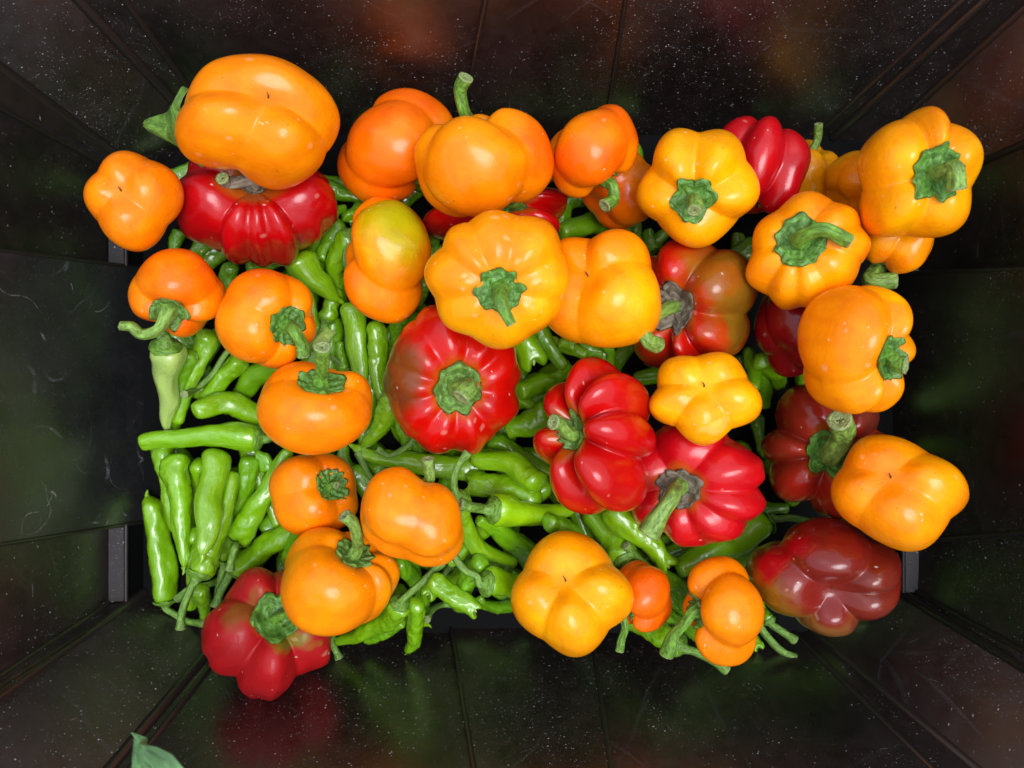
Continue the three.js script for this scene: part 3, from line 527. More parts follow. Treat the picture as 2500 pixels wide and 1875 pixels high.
C('wrinkled upright green pepper under the level one, its pointed foot frosted with pale marks', 78, [[430, 1105], [432, 1180], [440, 1270], [446, 1390]], { tip: 'point', tw: 0.36, wr: 0.06 });
C('slim green pepper squeezed between the broad ribbed one and the steep slanting one', 60, [[606, 1110], [600, 1175], [590, 1240], [580, 1310]], { c: 'd' });
C('small green pepper tip curling up beside the steep slanting pepper under an orange one', 46, [[660, 1150], [645, 1120], [624, 1098]], { tip: 'point', tw: 0.3, c: 'd' });
C('short green pepper with a straight stem down, peeking from behind the steep slanting pepper', 44, [[547, 1362], [562, 1322], [582, 1280]], { s: [[545, 1385], [534, 1430], [527, 1478]], sw: 17 });
C('plump green pepper slanting up right, its cap just above the purplish red pepper', 72, [[574, 1392], [630, 1352], [690, 1312], [740, 1280]], { s: [[556, 1412], [538, 1445], [528, 1478]], sw: 22, tw: 0.8 });
C('sliver of green pepper between two orange peppers above the purplish red one', 44, [[705, 1390], [716, 1330], [730, 1290]], { c: 'd' });
C('green pepper, cap at its lower end, long stem hanging down over black floor', 80, [[482, 1405], [512, 1335], [545, 1250], [572, 1140]], { s: [[470, 1428], [452, 1470], [442, 1505], [441, 1534]], sw: 18, tw: 0.75 });
C('broad ribbed green pepper with two pale streaks, narrowing to a knobbly pointed foot', 86, [[522, 1095], [515, 1180], [506, 1270], [492, 1362]], { tw: 0.5, tip: 'point', wr: 0.03 });
C('steep slanting green pepper with a smooth shoulder, left of the plain orange pepper', 78, [[582, 1318], [616, 1262], [655, 1185], [712, 1092]], { s: [[574, 1336], [566, 1362], [560, 1390]], sw: 18, tw: 0.5 });
C('dented bright green pepper alone at far left, pimple tip up, stem curling right', 72, [[404, 1470], [398, 1400], [384, 1320], [372, 1250], [363, 1208]], { s: [[424, 1498], [456, 1516], [500, 1522]], sw: 16, tip: 'point', tw: 0.8, wr: 0.05 });
C('glossy level green pepper lying across the left group, blunt tip over the black wall', 80, [[634, 1070], [545, 1062], [435, 1070], [334, 1085]], { s: [[662, 1066], [690, 1062]], sw: 20, tw: 0.6, wr: 0.03 });
// under the round yellow-green pepper
C('small green pepper end with two bumps, just left of the yellow-green pepper', 58, [[910, 500], [875, 525], [842, 548]], { tip: 'notch', c: 'd', tw: 0.9 });
C('green pepper running down the left side of the yellow-green pepper', 60, [[858, 570], [825, 635], [820, 690], [836, 745]], { s: [[842, 630], [850, 660]], sw: 14 });
C('curved green pepper with its cap pointing down beside an orange pepper and a straight stem', 54, [[796, 782], [810, 745], [832, 700]], { s: [[788, 805], [772, 830], [757, 846]], sw: 18 });
C('broad bright green pepper slanting below the dark red pepper, sharp tip at lower right', 88, [[725, 615], [752, 660], [790, 704], [834, 734]], { tip: 'point', tw: 0.45, wr: 0.02 });
C('knobbly pale green pepper end right of a cut stem, under the curved capped pepper', 36, [[770, 858], [795, 824], [810, 800]], { c: 'p', tip: 'notch', tw: 1.1 });
C('green pepper with two thin stems crossing toward it, behind the tall orange pepper stem', 44, [[845, 905], [832, 870], [828, 830]], { c: 'd', s: [[822, 880], [800, 868]], sw: 13 });
C('long upright green pepper hanging straight down below the yellow-green pepper', 66, [[856, 735], [868, 800], [876, 870], [880, 945]], { tw: 0.85, wr: 0.025 });
C('frosted green pepper strip between the yellow-green pepper and the wrinkled red one', 44, [[988, 765], [966, 800], [958, 850]], { c: 'd' });
C('wrinkled upright green pepper left of the scalloped red pepper', 56, [[922, 780], [920, 860], [926, 930], [940, 985]], { tw: 0.75, wr: 0.07 });
C('dull green pepper going down under the lower left rim of the scalloped red pepper', 54, [[958, 985], [982, 1040], [992, 1105]], { c: 'd' });
C('long ribbed green pepper lying level below the scalloped red pepper', 72, [[1185, 1160], [1100, 1140], [1000, 1128], [920, 1115], [858, 1088]], { tw: 0.4, tip: 'point' });
C('glossy dented green pepper with a sharp drip-like tip, left of the scalloped red pepper foot', 68, [[962, 960], [945, 1010], [918, 1055], [884, 1096]], { tip: 'point', tw: 0.55, wr: 0.08 });
C('green pepper under the scalloped red one, its thin stem curving out to the left', 46, [[1020, 1060], [1050, 1030], [1090, 1000]], { c: 'd', s: [[1003, 1080], [982, 1098], [950, 1112], [922, 1098]], sw: 14 });
// middle
C('dark green pepper strip between the two big red peppers, lying lowest of them', 58, [[1190, 1075], [1260, 1105], [1345, 1165]], { c: 'd' });
C('fat glossy green pepper with frosted patches, between the scalloped red pepper and the deep-lobed one', 78, [[1345, 1005], [1285, 1030], [1225, 1056]], { tw: 0.8 });
C('ribbed green pepper leaning up right behind the deep-lobed red pepper', 72, [[1390, 892], [1325, 930], [1255, 958]], { tw: 0.9 });
C('dimpled green pepper slipping under the smooth orange pepper in the centre', 56, [[1300, 775], [1335, 835], [1380, 905]], { c: 'd', wr: 0.06 });
C('small ruffled green cap under the smooth orange pepper in the centre', 32, [[1365, 832], [1388, 842], [1412, 846]], { tip: 'notch', tw: 1.2 });
C('thin dark green pepper end right below the smooth orange pepper in the centre', 34, [[1468, 825], [1488, 855], [1490, 895]], { c: 'd' });
C('bright green pepper with a two-bumped end pointing down below the large central orange pepper', 74, [[1262, 790], [1286, 845], [1312, 908]], { tip: 'notch', tw: 0.95, wr: 0.02 });
C('plain green pepper whose rounded end shows right below the scalloped red pepper', 70, [[1340, 1215], [1285, 1165], [1222, 1128], [1150, 1115]], { tw: 0.75 });
C('green pepper with a wide two-bumped frosted end and pale style, right of a curved stem', 72, [[1320, 1230], [1255, 1200], [1190, 1186], [1128, 1178]], { tip: 'notch', tw: 0.9 });
C('smooth arched green pepper lying above the frosted two-bumped one', 72, [[1318, 1190], [1285, 1158], [1225, 1124], [1144, 1118]], { tw: 0.75, wr: 0.03 });
C('dull broad green pepper narrowing to a blunt left end, under the bright capped one', 84, [[1330, 1395], [1275, 1335], [1218, 1292], [1162, 1268]], { tw: 0.4, c: 'd' });
C('long curved green pepper from a hooked stem down past the twin-lobed orange pepper', 72, [[1114, 1212], [1130, 1270], [1172, 1338], [1264, 1380]], { s: [[1108, 1178], [1116, 1142], [1142, 1105]], sw: 17, tw: 0.5 });
C('bright yellowish green pepper, straight stem to the left, below the deep-lobed red one', 82, [[1200, 1245], [1268, 1250], [1335, 1258], [1415, 1240]], { c: 'y', s: [[1178, 1242], [1150, 1238], [1124, 1232]], sw: 22, tw: 0.5, tip: 'point', wr: 0.025 });
// bottom edge, left of centre
C('ribbed dark green pepper coming out below the twin-lobed orange pepper', 58, [[965, 1360], [995, 1400], [1028, 1440]], { c: 'd' });
C('upright green stub of a pepper left of the one with the star-shaped cap', 58, [[1178, 1362], [1152, 1405], [1126, 1455]], { c: 'd', tw: 0.9 });
C('level ribbed green pepper along the floor left of the four-lobed orange pepper', 46, [[1275, 1476], [1215, 1480], [1155, 1466]], { c: 'd' });
C('green pepper under the fish-tailed one, its arching stem reaching the black floor', 42, [[1110, 1476], [1150, 1474], [1185, 1460]], { c: 'd', s: [[1080, 1476], [1055, 1490], [1042, 1512]], sw: 14 });
C('green pepper tip on the floor right of the orange pepper with the curled stem', 44, [[890, 1560], [940, 1540], [986, 1514]], { c: 'd', tw: 0.8 });
C('crooked green pepper hanging onto the black floor, tip bent to a sharp point', 50, [[1018, 1462], [1012, 1515], [1009, 1560], [994, 1596]], { tip: 'point', tw: 0.75, wr: 0.08 });
C('green pepper under the lower rim of an orange one, long straight stem up right', 62, [[978, 1470], [945, 1515], [880, 1548], [808, 1566]], { s: [[1000, 1448], [1040, 1412], [1080, 1372]], sw: 17, tw: 0.5 });
C('small green pepper end with two round bumps beside the long straight stem', 44, [[1072, 1405], [1052, 1434], [1034, 1466]], { tip: 'notch', tw: 1, wr: 0.02 });
C('green pepper with a wide fish-tail end over the black floor', 60, [[1048, 1408], [1095, 1442], [1135, 1474], [1176, 1500]], { tip: 'notch', tw: 0.85 });
C('stubby green pepper with a star-shaped cap and arching stem, left of the four-lobed orange pepper', 80, [[1184, 1424], [1235, 1426], [1300, 1430]], { s: [[1165, 1408], [1135, 1392], [1112, 1362], [1104, 1340]], sw: 18, tw: 0.9, wr: 0.015 });
// bottom edge, right of centre
C('green pepper disappearing behind the four-lobed orange pepper, under the yellowish capped one', 50, [[1330, 1275], [1380, 1285], [1430, 1320]], { c: 'd' });
C('broad smooth green pepper sloping down behind the four-lobed orange pepper, cap at its lower end', 82, [[1530, 1372], [1508, 1330], [1472, 1285], [1428, 1238]], { s: [[1540, 1390], [1550, 1410]], sw: 20, tw: 0.8, wr: 0.015 });
C('dark green pepper between the two small orange peppers, its pale thin stem running up left', 58, [[1604, 1402], [1650, 1440], [1680, 1490]], { c: 'd', s: [[1590, 1390], [1560, 1365], [1528, 1332]], sw: 17 });
C('green pepper crossing under the small orange pepper with the ragged stem, shaded', 46, [[1610, 1490], [1660, 1525], [1700, 1560]], { c: 'd' });
C('long green pepper sweeping down left from a hooked stem, below the broad red pepper', 80, [[1874, 1272], [1800, 1325], [1722, 1352], [1648, 1398]], { s: [[1892, 1266], [1930, 1264], [1970, 1272], [1992, 1284]], sw: 17, tw: 0.7, wr: 0.02 });
C('glossy green pepper with a gnarled two-bumped end, below the red pepper with the thick stem', 78, [[1478, 1235], [1548, 1298], [1600, 1345], [1642, 1394]], { tip: 'notch', tw: 0.7, wr: 0.06 });
C('green pepper at the bottom edge, long stem running under the ragged-stemmed orange one', 74, [[1664, 1578], [1615, 1552], [1565, 1525], [1510, 1505]], { s: [[1690, 1588], [1730, 1606], [1774, 1634]], sw: 20 });
C('tiny green pepper end right of the ragged-stemmed orange pepper on the floor', 32, [[1818, 1530], [1840, 1562], [1858, 1592]], { tip: 'notch', tw: 1 });
C('green pepper hidden behind the purplish pepper, its long stem reaching far out on the floor', 40, [[1852, 1525], [1830, 1495], [1810, 1460]], { c: 'd', s: [[1872, 1552], [1902, 1584], [1938, 1606]], sw: 18 });
C('green pepper hidden behind the purplish pepper, only its short stem showing on the floor', 40, [[1880, 1518], [1860, 1490], [1850, 1450]], { c: 'd', s: [[1900, 1535], [1940, 1562]], sw: 17 });
C('green pepper hidden under the purplish red pepper, short stem poking out at its right', 40, [[806, 1562], [792, 1530], [780, 1490]], { c: 'd', s: [[814, 1578], [828, 1606]], sw: 16 });
C('bright green strip of a pepper right of the five-lobed yellow pepper', 40, [[1822, 850], [1838, 900], [1838, 960]], { tw: 0.9 });
C('dark green blunt pepper end below the hidden dark red pepper on the right', 54, [[1850, 870], [1886, 905], [1908, 948]], { tw: 0.8 });
C('big dull green pepper end in the shade between a red and an orange pepper', 62, [[1480, 545], [1420, 552], [1358, 565]], { c: 'd', tw: 0.85, wr: 0.015 });
// what shows of the buried ones, told apart by their neighbours
for (const [n, label] of [
  ['', 'green pepper end between the far upper left orange pepper and the pleated deep red one'],
  ['_001', 'dark green pepper under the deep orange pepper at the top, above the green-yellow one'],
  ['_007', 'dark green pepper end just below the five-lobed star-capped pepper, nearer the centre'],
  ['_010', 'dark green pepper right below the gnarled-cap orange pepper, behind the pale green one'],
  ['_014', 'dark green pepper beside a black gap left of the withered red-brown pepper stem'],
  ['_015', 'dark green pepper in the gap above left of the five-lobed blossom-end-up pepper'],
  ['_034', 'dark green pepper between the pleated deep red pepper and the gnarled-cap orange one'],
  ['_035', 'dark green pepper between the pleated red pepper and the broad sharp-tipped green one'],
  ['_039', 'dark green pepper between the olive-brown red pepper and the bent-stem ruffled orange one'],
  ['_071', 'dark green pepper stub between the smooth central orange pepper and the star-capped one'],
  ['_074', 'dark green pepper under the lower edge of the smooth orange pepper, above deep-lobed red'],
  ['_077', 'dark green pepper right of the broad red pepper, just above a hooked green stem'],
  ['_080', 'dark green pepper sliver hugging the left side of the brownish red pepper'],
  ['_085', 'dark green pepper right of the stub-stemmed orange pepper, below the squat one'],
  ['_089', 'green pepper at the left edge, outside the wrinkled upright one, under the level one'],
  ['_090', 'green pepper squeezed between the wrinkled upright one and the broad ribbed one'],
  ['_092', 'green pepper low beside the one with a long hanging stem, above the floor'],
  ['_093', 'green pepper showing left of the stub-stemmed orange pepper, behind the steep slanting one'],
  ['_095', 'green pepper between the pale tapering pepper and the long slender upright one'],
  ['_096', 'green pepper in the gap between the stub-stemmed and the twin-lobed orange peppers'],
  ['_098', 'green pepper left of the star-shaped cap, above the fish-tailed one'],
  ['_100', 'green pepper above the crooked hanging one, left of the two round bumps'],
  ['_102', 'green pepper right of the twin-lobed orange pepper, beneath the long curved one'],
  ['_103', 'green pepper between the scalloped red pepper and the twin-lobed orange one'],
  ['_104', 'green pepper right of the squat tall-stemmed orange pepper, left of the drip-tipped one'],
  ['_105', 'green pepper under the lower left rim of the scalloped red pepper, by a gap'],
  ['_107', 'green pepper between the frosted fat one and the ribbed one right of scalloped red'],
  ['_108', 'green pepper beside the small ruffled cap below the smooth orange pepper'],
  ['_109', 'green pepper above right of the squat orange pepper, beside its tall stem'],
  ['_110', 'green pepper right of the round-cap orange pepper, under the broad sharp-tipped one'],
  ['_114', 'green pepper below the broad red pepper, beside the gnarled two-bumped end'],
  ['_115', 'green pepper above the four-lobed orange pepper, left of the broad smooth sloping one'],
]) { const o = scene.getObjectByName('green_chili_pepper' + n); o.userData.label = label; delete o.userData.group; }
// ---------------------------------------------------------------- the bell peppers, lowest first
const red = { name: 'red_bell_pepper', cat: 'red pepper', rough: 0.26, flecks: 22, spec: 0.4, coat: 0.55, soft: 0.2 };
const P = (label, o) => makePepper({ label, ...o });
P('dark maroon pepper mostly hidden under two orange peppers at the right', { ...red, box: [1628, 600, 1800, 815], ax: [-60, 130], n: 4, dep: 0.14, c: [RD.dk, [0.2, 0.006, 0.008]], patch: [[120, 0.6, 0.3, RD.ol]] });
P('red pepper showing at both sides beneath the heart-shaped orange pepper with the bent stem', { ...red, box: [912, 372, 1226, 560], ax: [-60, 25], v: [10, 70, 130, 190, 250, 310], dep: 0.3, c: [RD.r, [0.36, 0.006, 0.006]], cal: [34, 6, calyxPale], stem: { r: 13, p: [[1110, 440, 6], [1122, 428, 8]] } });
P('yellow-orange pepper at the back right, its thin torn stem against the black wall', { box: [1650, 297, 1820, 470], ax: [-70, 80], n: 4, dep: 0.1, c: [OR.y], stem: { r: 9, p: [[1766, 300, 3], [1768, 268, 8]], mat: stemPale } });
P('bright red lobed pepper at the top right, wedged behind two orange peppers', { ...red, box: [1532, 250, 1752, 462], ax: [105, 72], v: [250, 318, 25, 180], dep: 0.26, soft: 0.15, H: 0.8, c: [[0.52, 0.002, 0.006], [0.45, 0.002, 0.006]], cal: [28, 6, calyxGrey], stem: { r: 7, p: [[1645, 425, 4], [1645, 445, 5]], mat: stemPale } });
P('dull orange pepper behind the top right one, seen along its left side', { box: [1782, 325, 1930, 475], ax: [-30, 120], n: 4, dep: 0.1, c: [OR.y, OR.o] });
P('orange pepper under the top right one, thick purplish green stem poking out below', { box: [1846, 440, 2018, 592], ax: [115, 88], v: [20, 110, 240, 300], dep: 0.16, c: [OR.y, OR.o], stem: { r: 19, p: [[1880, 606, 4], [1932, 605, 6]], r0: 1.1, r1: 1.05, mat: stemPale } });
P('shaded orange pepper beneath the one whose cut stem hangs down', { box: [1253, 312, 1432, 498], ax: [-40, 120], n: 4, dep: 0.1, c: [OR.o, OR.d] });
P('large deep red pepper with pleated folds, lying under the biggest orange pepper', { ...red, box: [372, 298, 732, 578], ax: [-95, 30], v: [-40, 60, 80, 98, 122, 205, 262], amp: [1.02, 0.98, 0.98, 1, 1, 1, 1], dep: 0.16, soft: 0.35, wr: 0.05, H: 0.72, dimT: 0.42, c: [[0.44, 0.001, 0.003], [0.38, 0.002, 0.005]], patch: [[60, 0.5, 0.2, [0.24, 0.02, 0.02]]], cal: [26, 6, calyxGrey], stem: { r: 14, p: [[492, 396, 8], [480, 385, 14]], mat: calyxGrey }, flecks: 40 });
P('red pepper turning olive brown on its big right lobe, withered cap and hooked stem', { ...red, box: [1333, 512, 1640, 820], ax: [165, 19], v: [-62, 12, 62, 92, 160, 235], dep: 0.24, wr: 0.03, soft: 0.25, H: 0.85, dimT: 0.4, c: [[0.5, 0.006, 0.002], [0.44, 0.03, 0.004]], patch: [[-22, 0.36, 0.66, RD.ol], [-30, 0.28, 0.26, [0.3, 0.09, 0.006]], [15, 0.45, 0.4, RD.ol], [60, 0.5, 0.3, RD.br]], cal: [52, 7, calyxGrey], calPatch: 'withered grey brown cap', stem: { r: 14, p: [[1412, 686, 26], [1390, 706, 32], [1398, 734, 30], [1420, 745, 24]], r0: 1.2, r1: 1.35, mat: stemPale }, dots: 14 });
P('dark brownish red pepper with folded lobes and a thick upright cut stem', { ...red, box: [1643, 828, 1943, 1125], ax: [20, 7], v: [-70, -25, 40, 112, 172, 205], dep: 0.3, wr: 0.03, soft: 0.08, H: 0.72, dimT: 0.42, c: [[0.34, 0.014, 0.006], [0.24, 0.02, 0.008]], patch: [[-50, 0.35, 0.5, [0.18, 0.026, 0.012]]], cal: [50, 5, calyxGreen], stem: { r: 25, p: [[1822, 940, 22], [1814, 908, 34]], r0: 1.05, r1: 1.05, mat: stemPale }, rough: 0.28 });
P('purplish red pepper, blossom end up at bottom right, going olive on its left lobe', { ...red, box: [1610, 1117, 1948, 1376], ax: [-108, 150], v: [-130, -45, 0, 66, 122], dep: 0.22, soft: 0.1, coat: 0.7, cr: 0.1, spec: 0.4, H: 0.82, dimB: 0.4, wr: 0.03, c: [[0.2, 0.01, 0.005], [0.13, 0.018, 0.006]], patch: [[165, 0.62, 0.62, RD.ol], [98, 0.7, 0.4, [0.25, 0.1, 0.02]], [215, 0.62, 0.34, [0.38, 0.004, 0.006]], [-120, 0.6, 0.3, [0.34, 0.004, 0.006]]], scar: 1, rough: 0.28 });
P('broad red pepper with a grey cracked cap and long thick stem pointing down left', { ...red, box: [1338, 900, 1655, 1182], ax: [150, 20], v: [-50, 8, 38, 78, 112, 168, 240], dep: 0.14, soft: 0.5, wr: 0.04, H: 0.62, dimT: 0.36, pw: 0.86, c: [[0.54, 0.003, 0.007], [0.48, 0.003, 0.008]], cal: [46, 7, calyxGrey], calPatch: 'grey cracked cap', stem: { r: 18, p: [[1452, 1075, 20], [1425, 1112, 22], [1402, 1150, 20]], r0: 1.15, r1: 1.45, mat: stemPale }, rough: 0.29 });
P('scalloped red pepper with puckered pleats, wide angular cap and short cut stem', { ...red, box: [827, 655, 1126, 982], ax: [60, 12], v: [-75, -38, 8, 50, 92, 128, 165, 196, 238], dep: 0.125, soft: 0.6, H: 0.66, dimT: 0.34, wr: 0.05, c: [[0.56, 0.002, 0.001], [0.52, 0.004, 0.001]], patch: [[188, 0.36, 0.6, [0.2, 0.045, 0.008], 0.35], [150, 0.42, 0.28, [0.42, 0.06, 0.004]]], cal: [52, 7, calyxPale, 0.07], stem: { r: 22, p: [[1012, 838, 12], [996, 858, 15]], r0: 1.2, r1: 1.0, mat: stemPale }, rough: 0.28, flecks: 30 });
P('deep-lobed glossy red pepper with a small broken stem facing left', { ...red, box: [1151, 770, 1418, 1112], ax: [190, 40], v: [-62, -22, 18, 82, 150, 195, 250], dep: 0.34, soft: 0.1, H: 0.9, dimT: 0.4, c: [[0.5, 0.002, 0.002], [0.45, 0.005, 0.002]], patch: [[75, 0.55, 0.3, [0.52, 0.07, 0.004]], [-90, 0.4, 0.25, [0.3, 0.03, 0.008]]], cal: [38, 5, calyxPale], stem: { r: 15, p: [[1208, 914, 10], [1196, 912, 13]], r0: 1.3, r1: 1.2, mat: stemPale }, rough: 0.25 });
P('smooth orange pepper right of the large central one, dimple on its left shoulder', { box: [1168, 494, 1429, 752], ax: [45, 150], v: [-100, -25, 105, 200], dep: 0.2, H: 0.84, dimB: 0.2, c: [[0.93, 0.31, 0.001], OR.o], patch: [[20, 0.6, 0.4, OR.y]], scar: 1 });
P('large shallow-ribbed orange pepper in the centre, stubby stem pointing at the viewer', { box: [916, 453, 1229, 755], ax: [85, 12], v: [-118, -75, -30, 15, 62, 118, 165, 215], dep: 0.085, soft: 0.7, H: 0.7, dimT: 0.22, c: [OR.y, [0.9, 0.26, 0.001]], cal: [50, 8], stem: { r: 17, p: [[1082, 655, 12], [1104, 700, 10]], r0: 1.5, r1: 0.7 }, scuffs: 30, flecks: 30 });
P('five-lobed yellow-orange pepper resting blossom end up between three red peppers', { box: [1401, 760, 1647, 963], ax: [90, 160], v: [-100, -20, 55, 130, 188], dep: 0.19, H: 0.66, dimB: 0.28, c: [OR.y], patch: [[75, 0.66, 0.24, [0.92, 0.42, 0.05], 0.25]], scar: 1, dots: 12 });
P('deep orange pepper at the top, left of the one with the tall bent stem', { box: [728, 190, 984, 446], ax: [38, 80], v: [160, 278, 330, 60], dep: 0.19, soft: 0.45, H: 0.85, el: [-50, 1.26], c: [OR.d, OR.o], cal: [34, 7], stem: { r: 13, p: [[905, 385, -2], [925, 392, -8]] } });
P('orange pepper near the top centre, its short green stem hanging down', { box: [1180, 225, 1380, 428], ax: [62, 80], v: [182, 300, 20, 110], dep: 0.15, H: 0.85, el: [-50, 1.2], c: [OR.o, OR.d], cal: [24, 7], stem: { r: 14, p: [[1322, 400, 2], [1326, 428, 2], [1306, 444, 6]], r0: 1.3, r1: 1.15 } });
P('heart-shaped orange pepper at top centre, a tall bent green stem standing behind it', { box: [895, 233, 1197, 470], ax: [-105, 86], v: [28, 150, 230, 310], amp: [1.08, 0.95, 1, 0.98], dep: 0.24, soft: 0.42, H: 0.78, el: [-15, 1.1], c: [[0.9, 0.245, 0.001], OR.o], patch: [[0, 0.5, 0.45, OR.d]], cal: [24, 7], stem: { r: 14, p: [[1002, 240, 10], [994, 195, 18], [1006, 168, 24]], r0: 1.3, r1: 1.2 } });
P('five-lobed yellow-orange pepper at the top with a star-shaped cap facing up', { box: [1375, 276, 1642, 536], ax: [110, 15], v: [-92, -28, 32, 142, 205], dep: 0.2, H: 0.72, dimT: 0.24, c: [OR.y, [0.93, 0.33, 0.001]], cal: [50, 6], stem: { r: 15, p: [[1503, 435, 11], [1500, 455, 15]], r0: 1.1, r1: 1.1, mat: stemPale }, flecks: 26, scuffs: 12 });
P('orange pepper with a ruffled cap and thick stem bent to the right', { box: [1610, 412, 1882, 670], ax: [-120, 18], v: [-60, -22, 10, 60, 92, 125, 175, 235], dep: 0.09, soft: 0.7, H: 0.72, dimT: 0.24, c: [[0.93, 0.31, 0.001], OR.o], cal: [54, 10], stem: { r: 16, p: [[1775, 495, 16], [1832, 520, 14]], r0: 1.3, r1: 1.05 } });
P('big orange pepper at the top right corner with a frilled cap and curved stem', { box: [1851, 229, 2125, 515], ax: [-12, 22], v: [-108, -70, 12, 98, 165], dep: 0.2, H: 0.8, dimT: 0.26, c: [[0.93, 0.3, 0.001], OR.y], patch: [[-80, 0.4, 0.3, OR.o]], cal: [56, 12], stem: { r: 17, p: [[2062, 362, 14], [2066, 408, 12]], r0: 1.4, r1: 1.25, mat: stemPale }, dots: 22 });
P('orange pepper at the right edge seen from the side, its crumpled cap facing right', { box: [1722, 616, 1979, 895], ax: [12, 52], v: [148, 285, 335, 20, 90], amp: [1.06, 0.95, 0.98, 1, 0.97], dep: 0.2, soft: 0.5, H: 0.85, c: [OR.o, [0.9, 0.27, 0.001]], patch: [[-60, 0.4, 0.3, OR.y]], cal: [46, 8], stem: { r: 18, p: [[1940, 786, 6], [1956, 788, 8]], r0: 1.3, r1: 1.2 } });
P('large plain orange pepper at the right end, blossom end up over the black wall', { box: [1794, 938, 2094, 1192], ax: [82, 160], v: [-50, 30, 130, 205], dep: 0.19, soft: 0.65, H: 0.74, dimB: 0.2, el: [25, 1.12], c: [[0.93, 0.31, 0.001], OR.o], scar: 1, dots: 26 });
P('oblong pepper shading from green-yellow at the top to orange at the bottom', { box: [742, 424, 932, 699], ax: [-165, 84], v: [-85, 48, 120, 230], dep: 0.19, H: 0.95, el: [-72, 1.1], c: [OR.o, [0.88, 0.18, 0.001]], patch: [[-25, 0.5, 0.8, [0.6, 0.36, 0.002], 0.5], [-40, 0.5, 0.55, [0.42, 0.36, 0.003], 0.7]] });
P('largest orange pepper, at the top left, green cap poking out at its left', { box: [377, 116, 735, 410], ax: [105, 153], v: [192, 36, 115], amp: [1.0, 1.03, 0.97], dep: 0.22, soft: 0.5, lump: 0.06, H: 0.78, dimB: 0.16, el: [15, 1.06], c: [[0.9, 0.25, 0.001], OR.o], scar: 1, capLeft: 1 });
P('orange pepper at the far upper left, blossom end up against the black wall', { box: [180, 325, 398, 544], ax: [35, 155], v: [-140, -62, 38, 150], dep: 0.18, H: 0.8, dimB: 0.18, c: [OR.o, [0.87, 0.18, 0.001]], scar: 1 });
P('orange pepper at the left with a gnarled cap and stem curling over the wall', { box: [276, 536, 490, 729], ax: [115, 42], v: [205, 345, 40, 120], amp: [1.06, 0.97, 0.97, 0.97], dep: 0.19, H: 0.8, c: [OR.o, OR.d], cal: [42, 6, calyxPale, 0.09], stem: { r: 13, p: [[340, 712, 4], [305, 722, 4], [284, 706, 8], [262, 704, 8]], r0: 1.7, r1: 0.85, mat: stemPale } });
P('orange pepper at left centre with a round ruffled cap, stem curving down right', { box: [464, 580, 684, 797], ax: [22, 34], v: [-150, -70, -10, 48, 102], dep: 0.13, H: 0.8, c: [OR.d, OR.o], patch: [[20, 0.1, 0.7, OR.o]], cal: [44, 10], stem: { r: 14, p: [[636, 715, 12], [652, 745, 8], [656, 768, 6]], r0: 1.35, r1: 1.15 }, scuffs: 8 });
P('plain orange pepper with a star-shaped cap and only a stub of stem', { box: [580, 978, 774, 1160], ax: [-30, 34], v: [-110, 0, 75, 170], dep: 0.1, soft: 0.7, H: 0.82, tap: 0.06, c: [OR.o, [0.88, 0.165, 0.001]], cal: [40, 12, calyxGreen, 0.03], stem: { r: 9, p: [[724, 1046, 3], [727, 1048, 4]], r0: 1.4, r1: 1.0 } });
P('squat orange pepper left of centre, a tall straight stem rising from its ruffled cap', { box: [554, 780, 805, 983], ax: [-82, 48], v: [-165, -60, 8, 195], dep: 0.14, soft: 0.65, H: 0.78, dimT: 0.3, c: [OR.o, [0.9, 0.2, 0.001]], cal: [46, 8, calyxGreen, 0.07], stem: { r: 15, p: [[697, 790, 12], [696, 750, 22]], r0: 1.35, r1: 1.25 } });
P('purplish red pepper at bottom left with a big five-sided cap and green-tinged shoulder', { ...red, box: [435, 1222, 719, 1514], ax: [-60, 16], v: [-150, -95, -20, 58, 122], dep: 0.22, soft: 0.3, wr: 0.05, H: 0.78, dimT: 0.36, c: [[0.42, 0.006, 0.008], [0.36, 0.012, 0.012]], patch: [[50, 0.16, 0.2, [0.22, 0.16, 0.01]], [190, 0.2, 0.25, [0.26, 0.07, 0.012]], [-75, 0.35, 0.5, [0.3, 0.04, 0.012]]], cal: [52, 6, calyxGreen, 0.03], stem: { r: 10, p: [[620, 1326, 7], [634, 1317, 9]], r0: 1.6, r1: 1.0 }, rough: 0.45, coat: 0.15, flecks: 60 });
P('orange pepper in the lower left, bumpy cap and a stem curling back up left', { box: [605, 1138, 864, 1375], ax: [-62, 46], v: [-20, 22, 52, 200, 265], dep: 0.12, H: 0.82, c: [[0.9, 0.25, 0.001], OR.o], cal: [42, 9, calyxPale, 0.08], stem: { r: 13, p: [[772, 1165, 16], [764, 1132, 24], [744, 1114, 28]], r0: 1.25, r1: 1.15, mat: stemPale } });
P('twin-lobed orange pepper left of bottom centre, a cut stem behind its top', { box: [778, 1008, 1002, 1225], ax: [-72, 112], v: [-158, -66, 5, 95], amp: [1.0, 1.0, 0.97, 0.98], dep: 0.14, soft: 0.75, H: 0.82, el: [38, 1.25], c: [[0.9, 0.215, 0.001], OR.o], stem: { r: 13, p: [[928, 1035, 4], [924, 992, 8]], r0: 1.1, r1: 1.15, mat: stemPale } });
P('small deep orange pepper half behind the four-lobed one, thin stem hanging down', { box: [1318, 1210, 1452, 1366], ax: [138, 66], v: [265, 30, 80, 190], dep: 0.2, H: 0.85, c: [OR.d, [0.82, 0.11, 0.001]], cal: [22, 9], stem: { r: 9, p: [[1350, 1355, 2], [1342, 1382, 0], [1338, 1406, 0]], r0: 1.4, r1: 1.15 } });
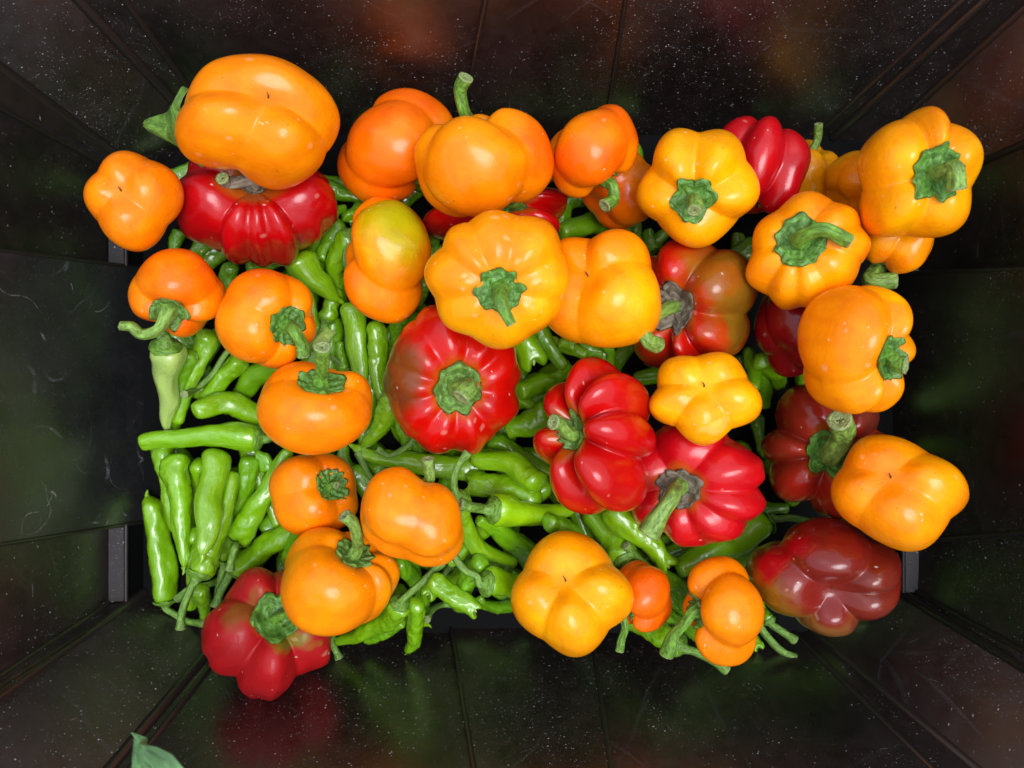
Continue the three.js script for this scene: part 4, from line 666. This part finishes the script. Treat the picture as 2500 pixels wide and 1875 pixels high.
P('big four-lobed orange pepper at the bottom centre, blossom end up', { box: [1103, 1146, 1369, 1420], ax: [72, 162], v: [-30, 44, 118, 205], dep: 0.21, H: 0.8, dimB: 0.24, c: [[0.93, 0.31, 0.001], OR.y], patch: [[-90, 0.5, 0.5, OR.o]], scar: 1, dots: 8 });
P('small orange pepper at bottom right with three stacked bulges and a ragged stem', { box: [1475, 1201, 1652, 1440], ax: [172, 66], v: [305, 60, 130, 230], dep: 0.27, soft: 0.4, H: 0.72, el: [70, 1.06], c: [[0.9, 0.215, 0.001], OR.o], cal: [36, 7], stem: { r: 12, p: [[1480, 1345, 0], [1456, 1372, -4], [1440, 1412, -8]], r0: 1.5, r1: 1.5 }, flecks: 24 });

// ---------------------------------------------------------------- a leaf hanging in over the near rim
{
  const leafMat = new THREE.MeshPhysicalMaterial({ color: rgb([0.2, 0.44, 0.15]), map: calyxMap, roughness: 0.5, transmission: 0.15, thickness: 0 });
  const a = at(325, 1792, 0.2), b = at(352, 1850, 0.212), c = at(400, 1935, 0.236), d = new THREE.Vector3(-0.137, 0.262, 0.247), e = new THREE.Vector3(-0.124, 0.2555, 0.296); // base lying over the rim
  const mid = new THREE.CatmullRomCurve3([a, b, c, d, e]), NS = 26, half = 0.0135, th = 0.0005;
  const base = d.clone(), o = thing('green_leaf', 'blurred green leaf tip poking in over the rim at the bottom left corner', 'leaf', base);
  part('blade', grid(NS, 24, (i, j) => {
    const s = i / NS, p = mid.getPoint(s), t = mid.getTangent(s), bn = new THREE.Vector3(0, 1, 0).cross(t).normalize(), n = t.clone().cross(bn).normalize();
    const w = half * Math.pow(Math.sin(Math.PI * Math.min(0.5, 0.004 + s * 0.8)), 1.0) * (1 - sm(0.75, 1, s) * 0.9), g = j / 24 * 2 * Math.PI, x = Math.cos(g);
    return p.clone().addScaledVector(bn, w * x + 0.0008 * x).addScaledVector(n, 0.22 * w * (Math.abs(x) ** 1.3) + th * Math.sin(g) + 0.0012 * noise(s * 9, x * 3, 1)).sub(base);
  }), leafMat, o);
  part('midrib', tube([a.clone().lerp(b, 0.2), b, c, d, e].map((p) => p.clone().sub(base).add(new THREE.Vector3(0, 0.0004, 0))), (s) => 0.0006 + 0.0007 * s, { seg: 20, ring: 8 }), greenMat([0.2, 0.38, 0.16]), o);
}
renderer.render(scene, camera);
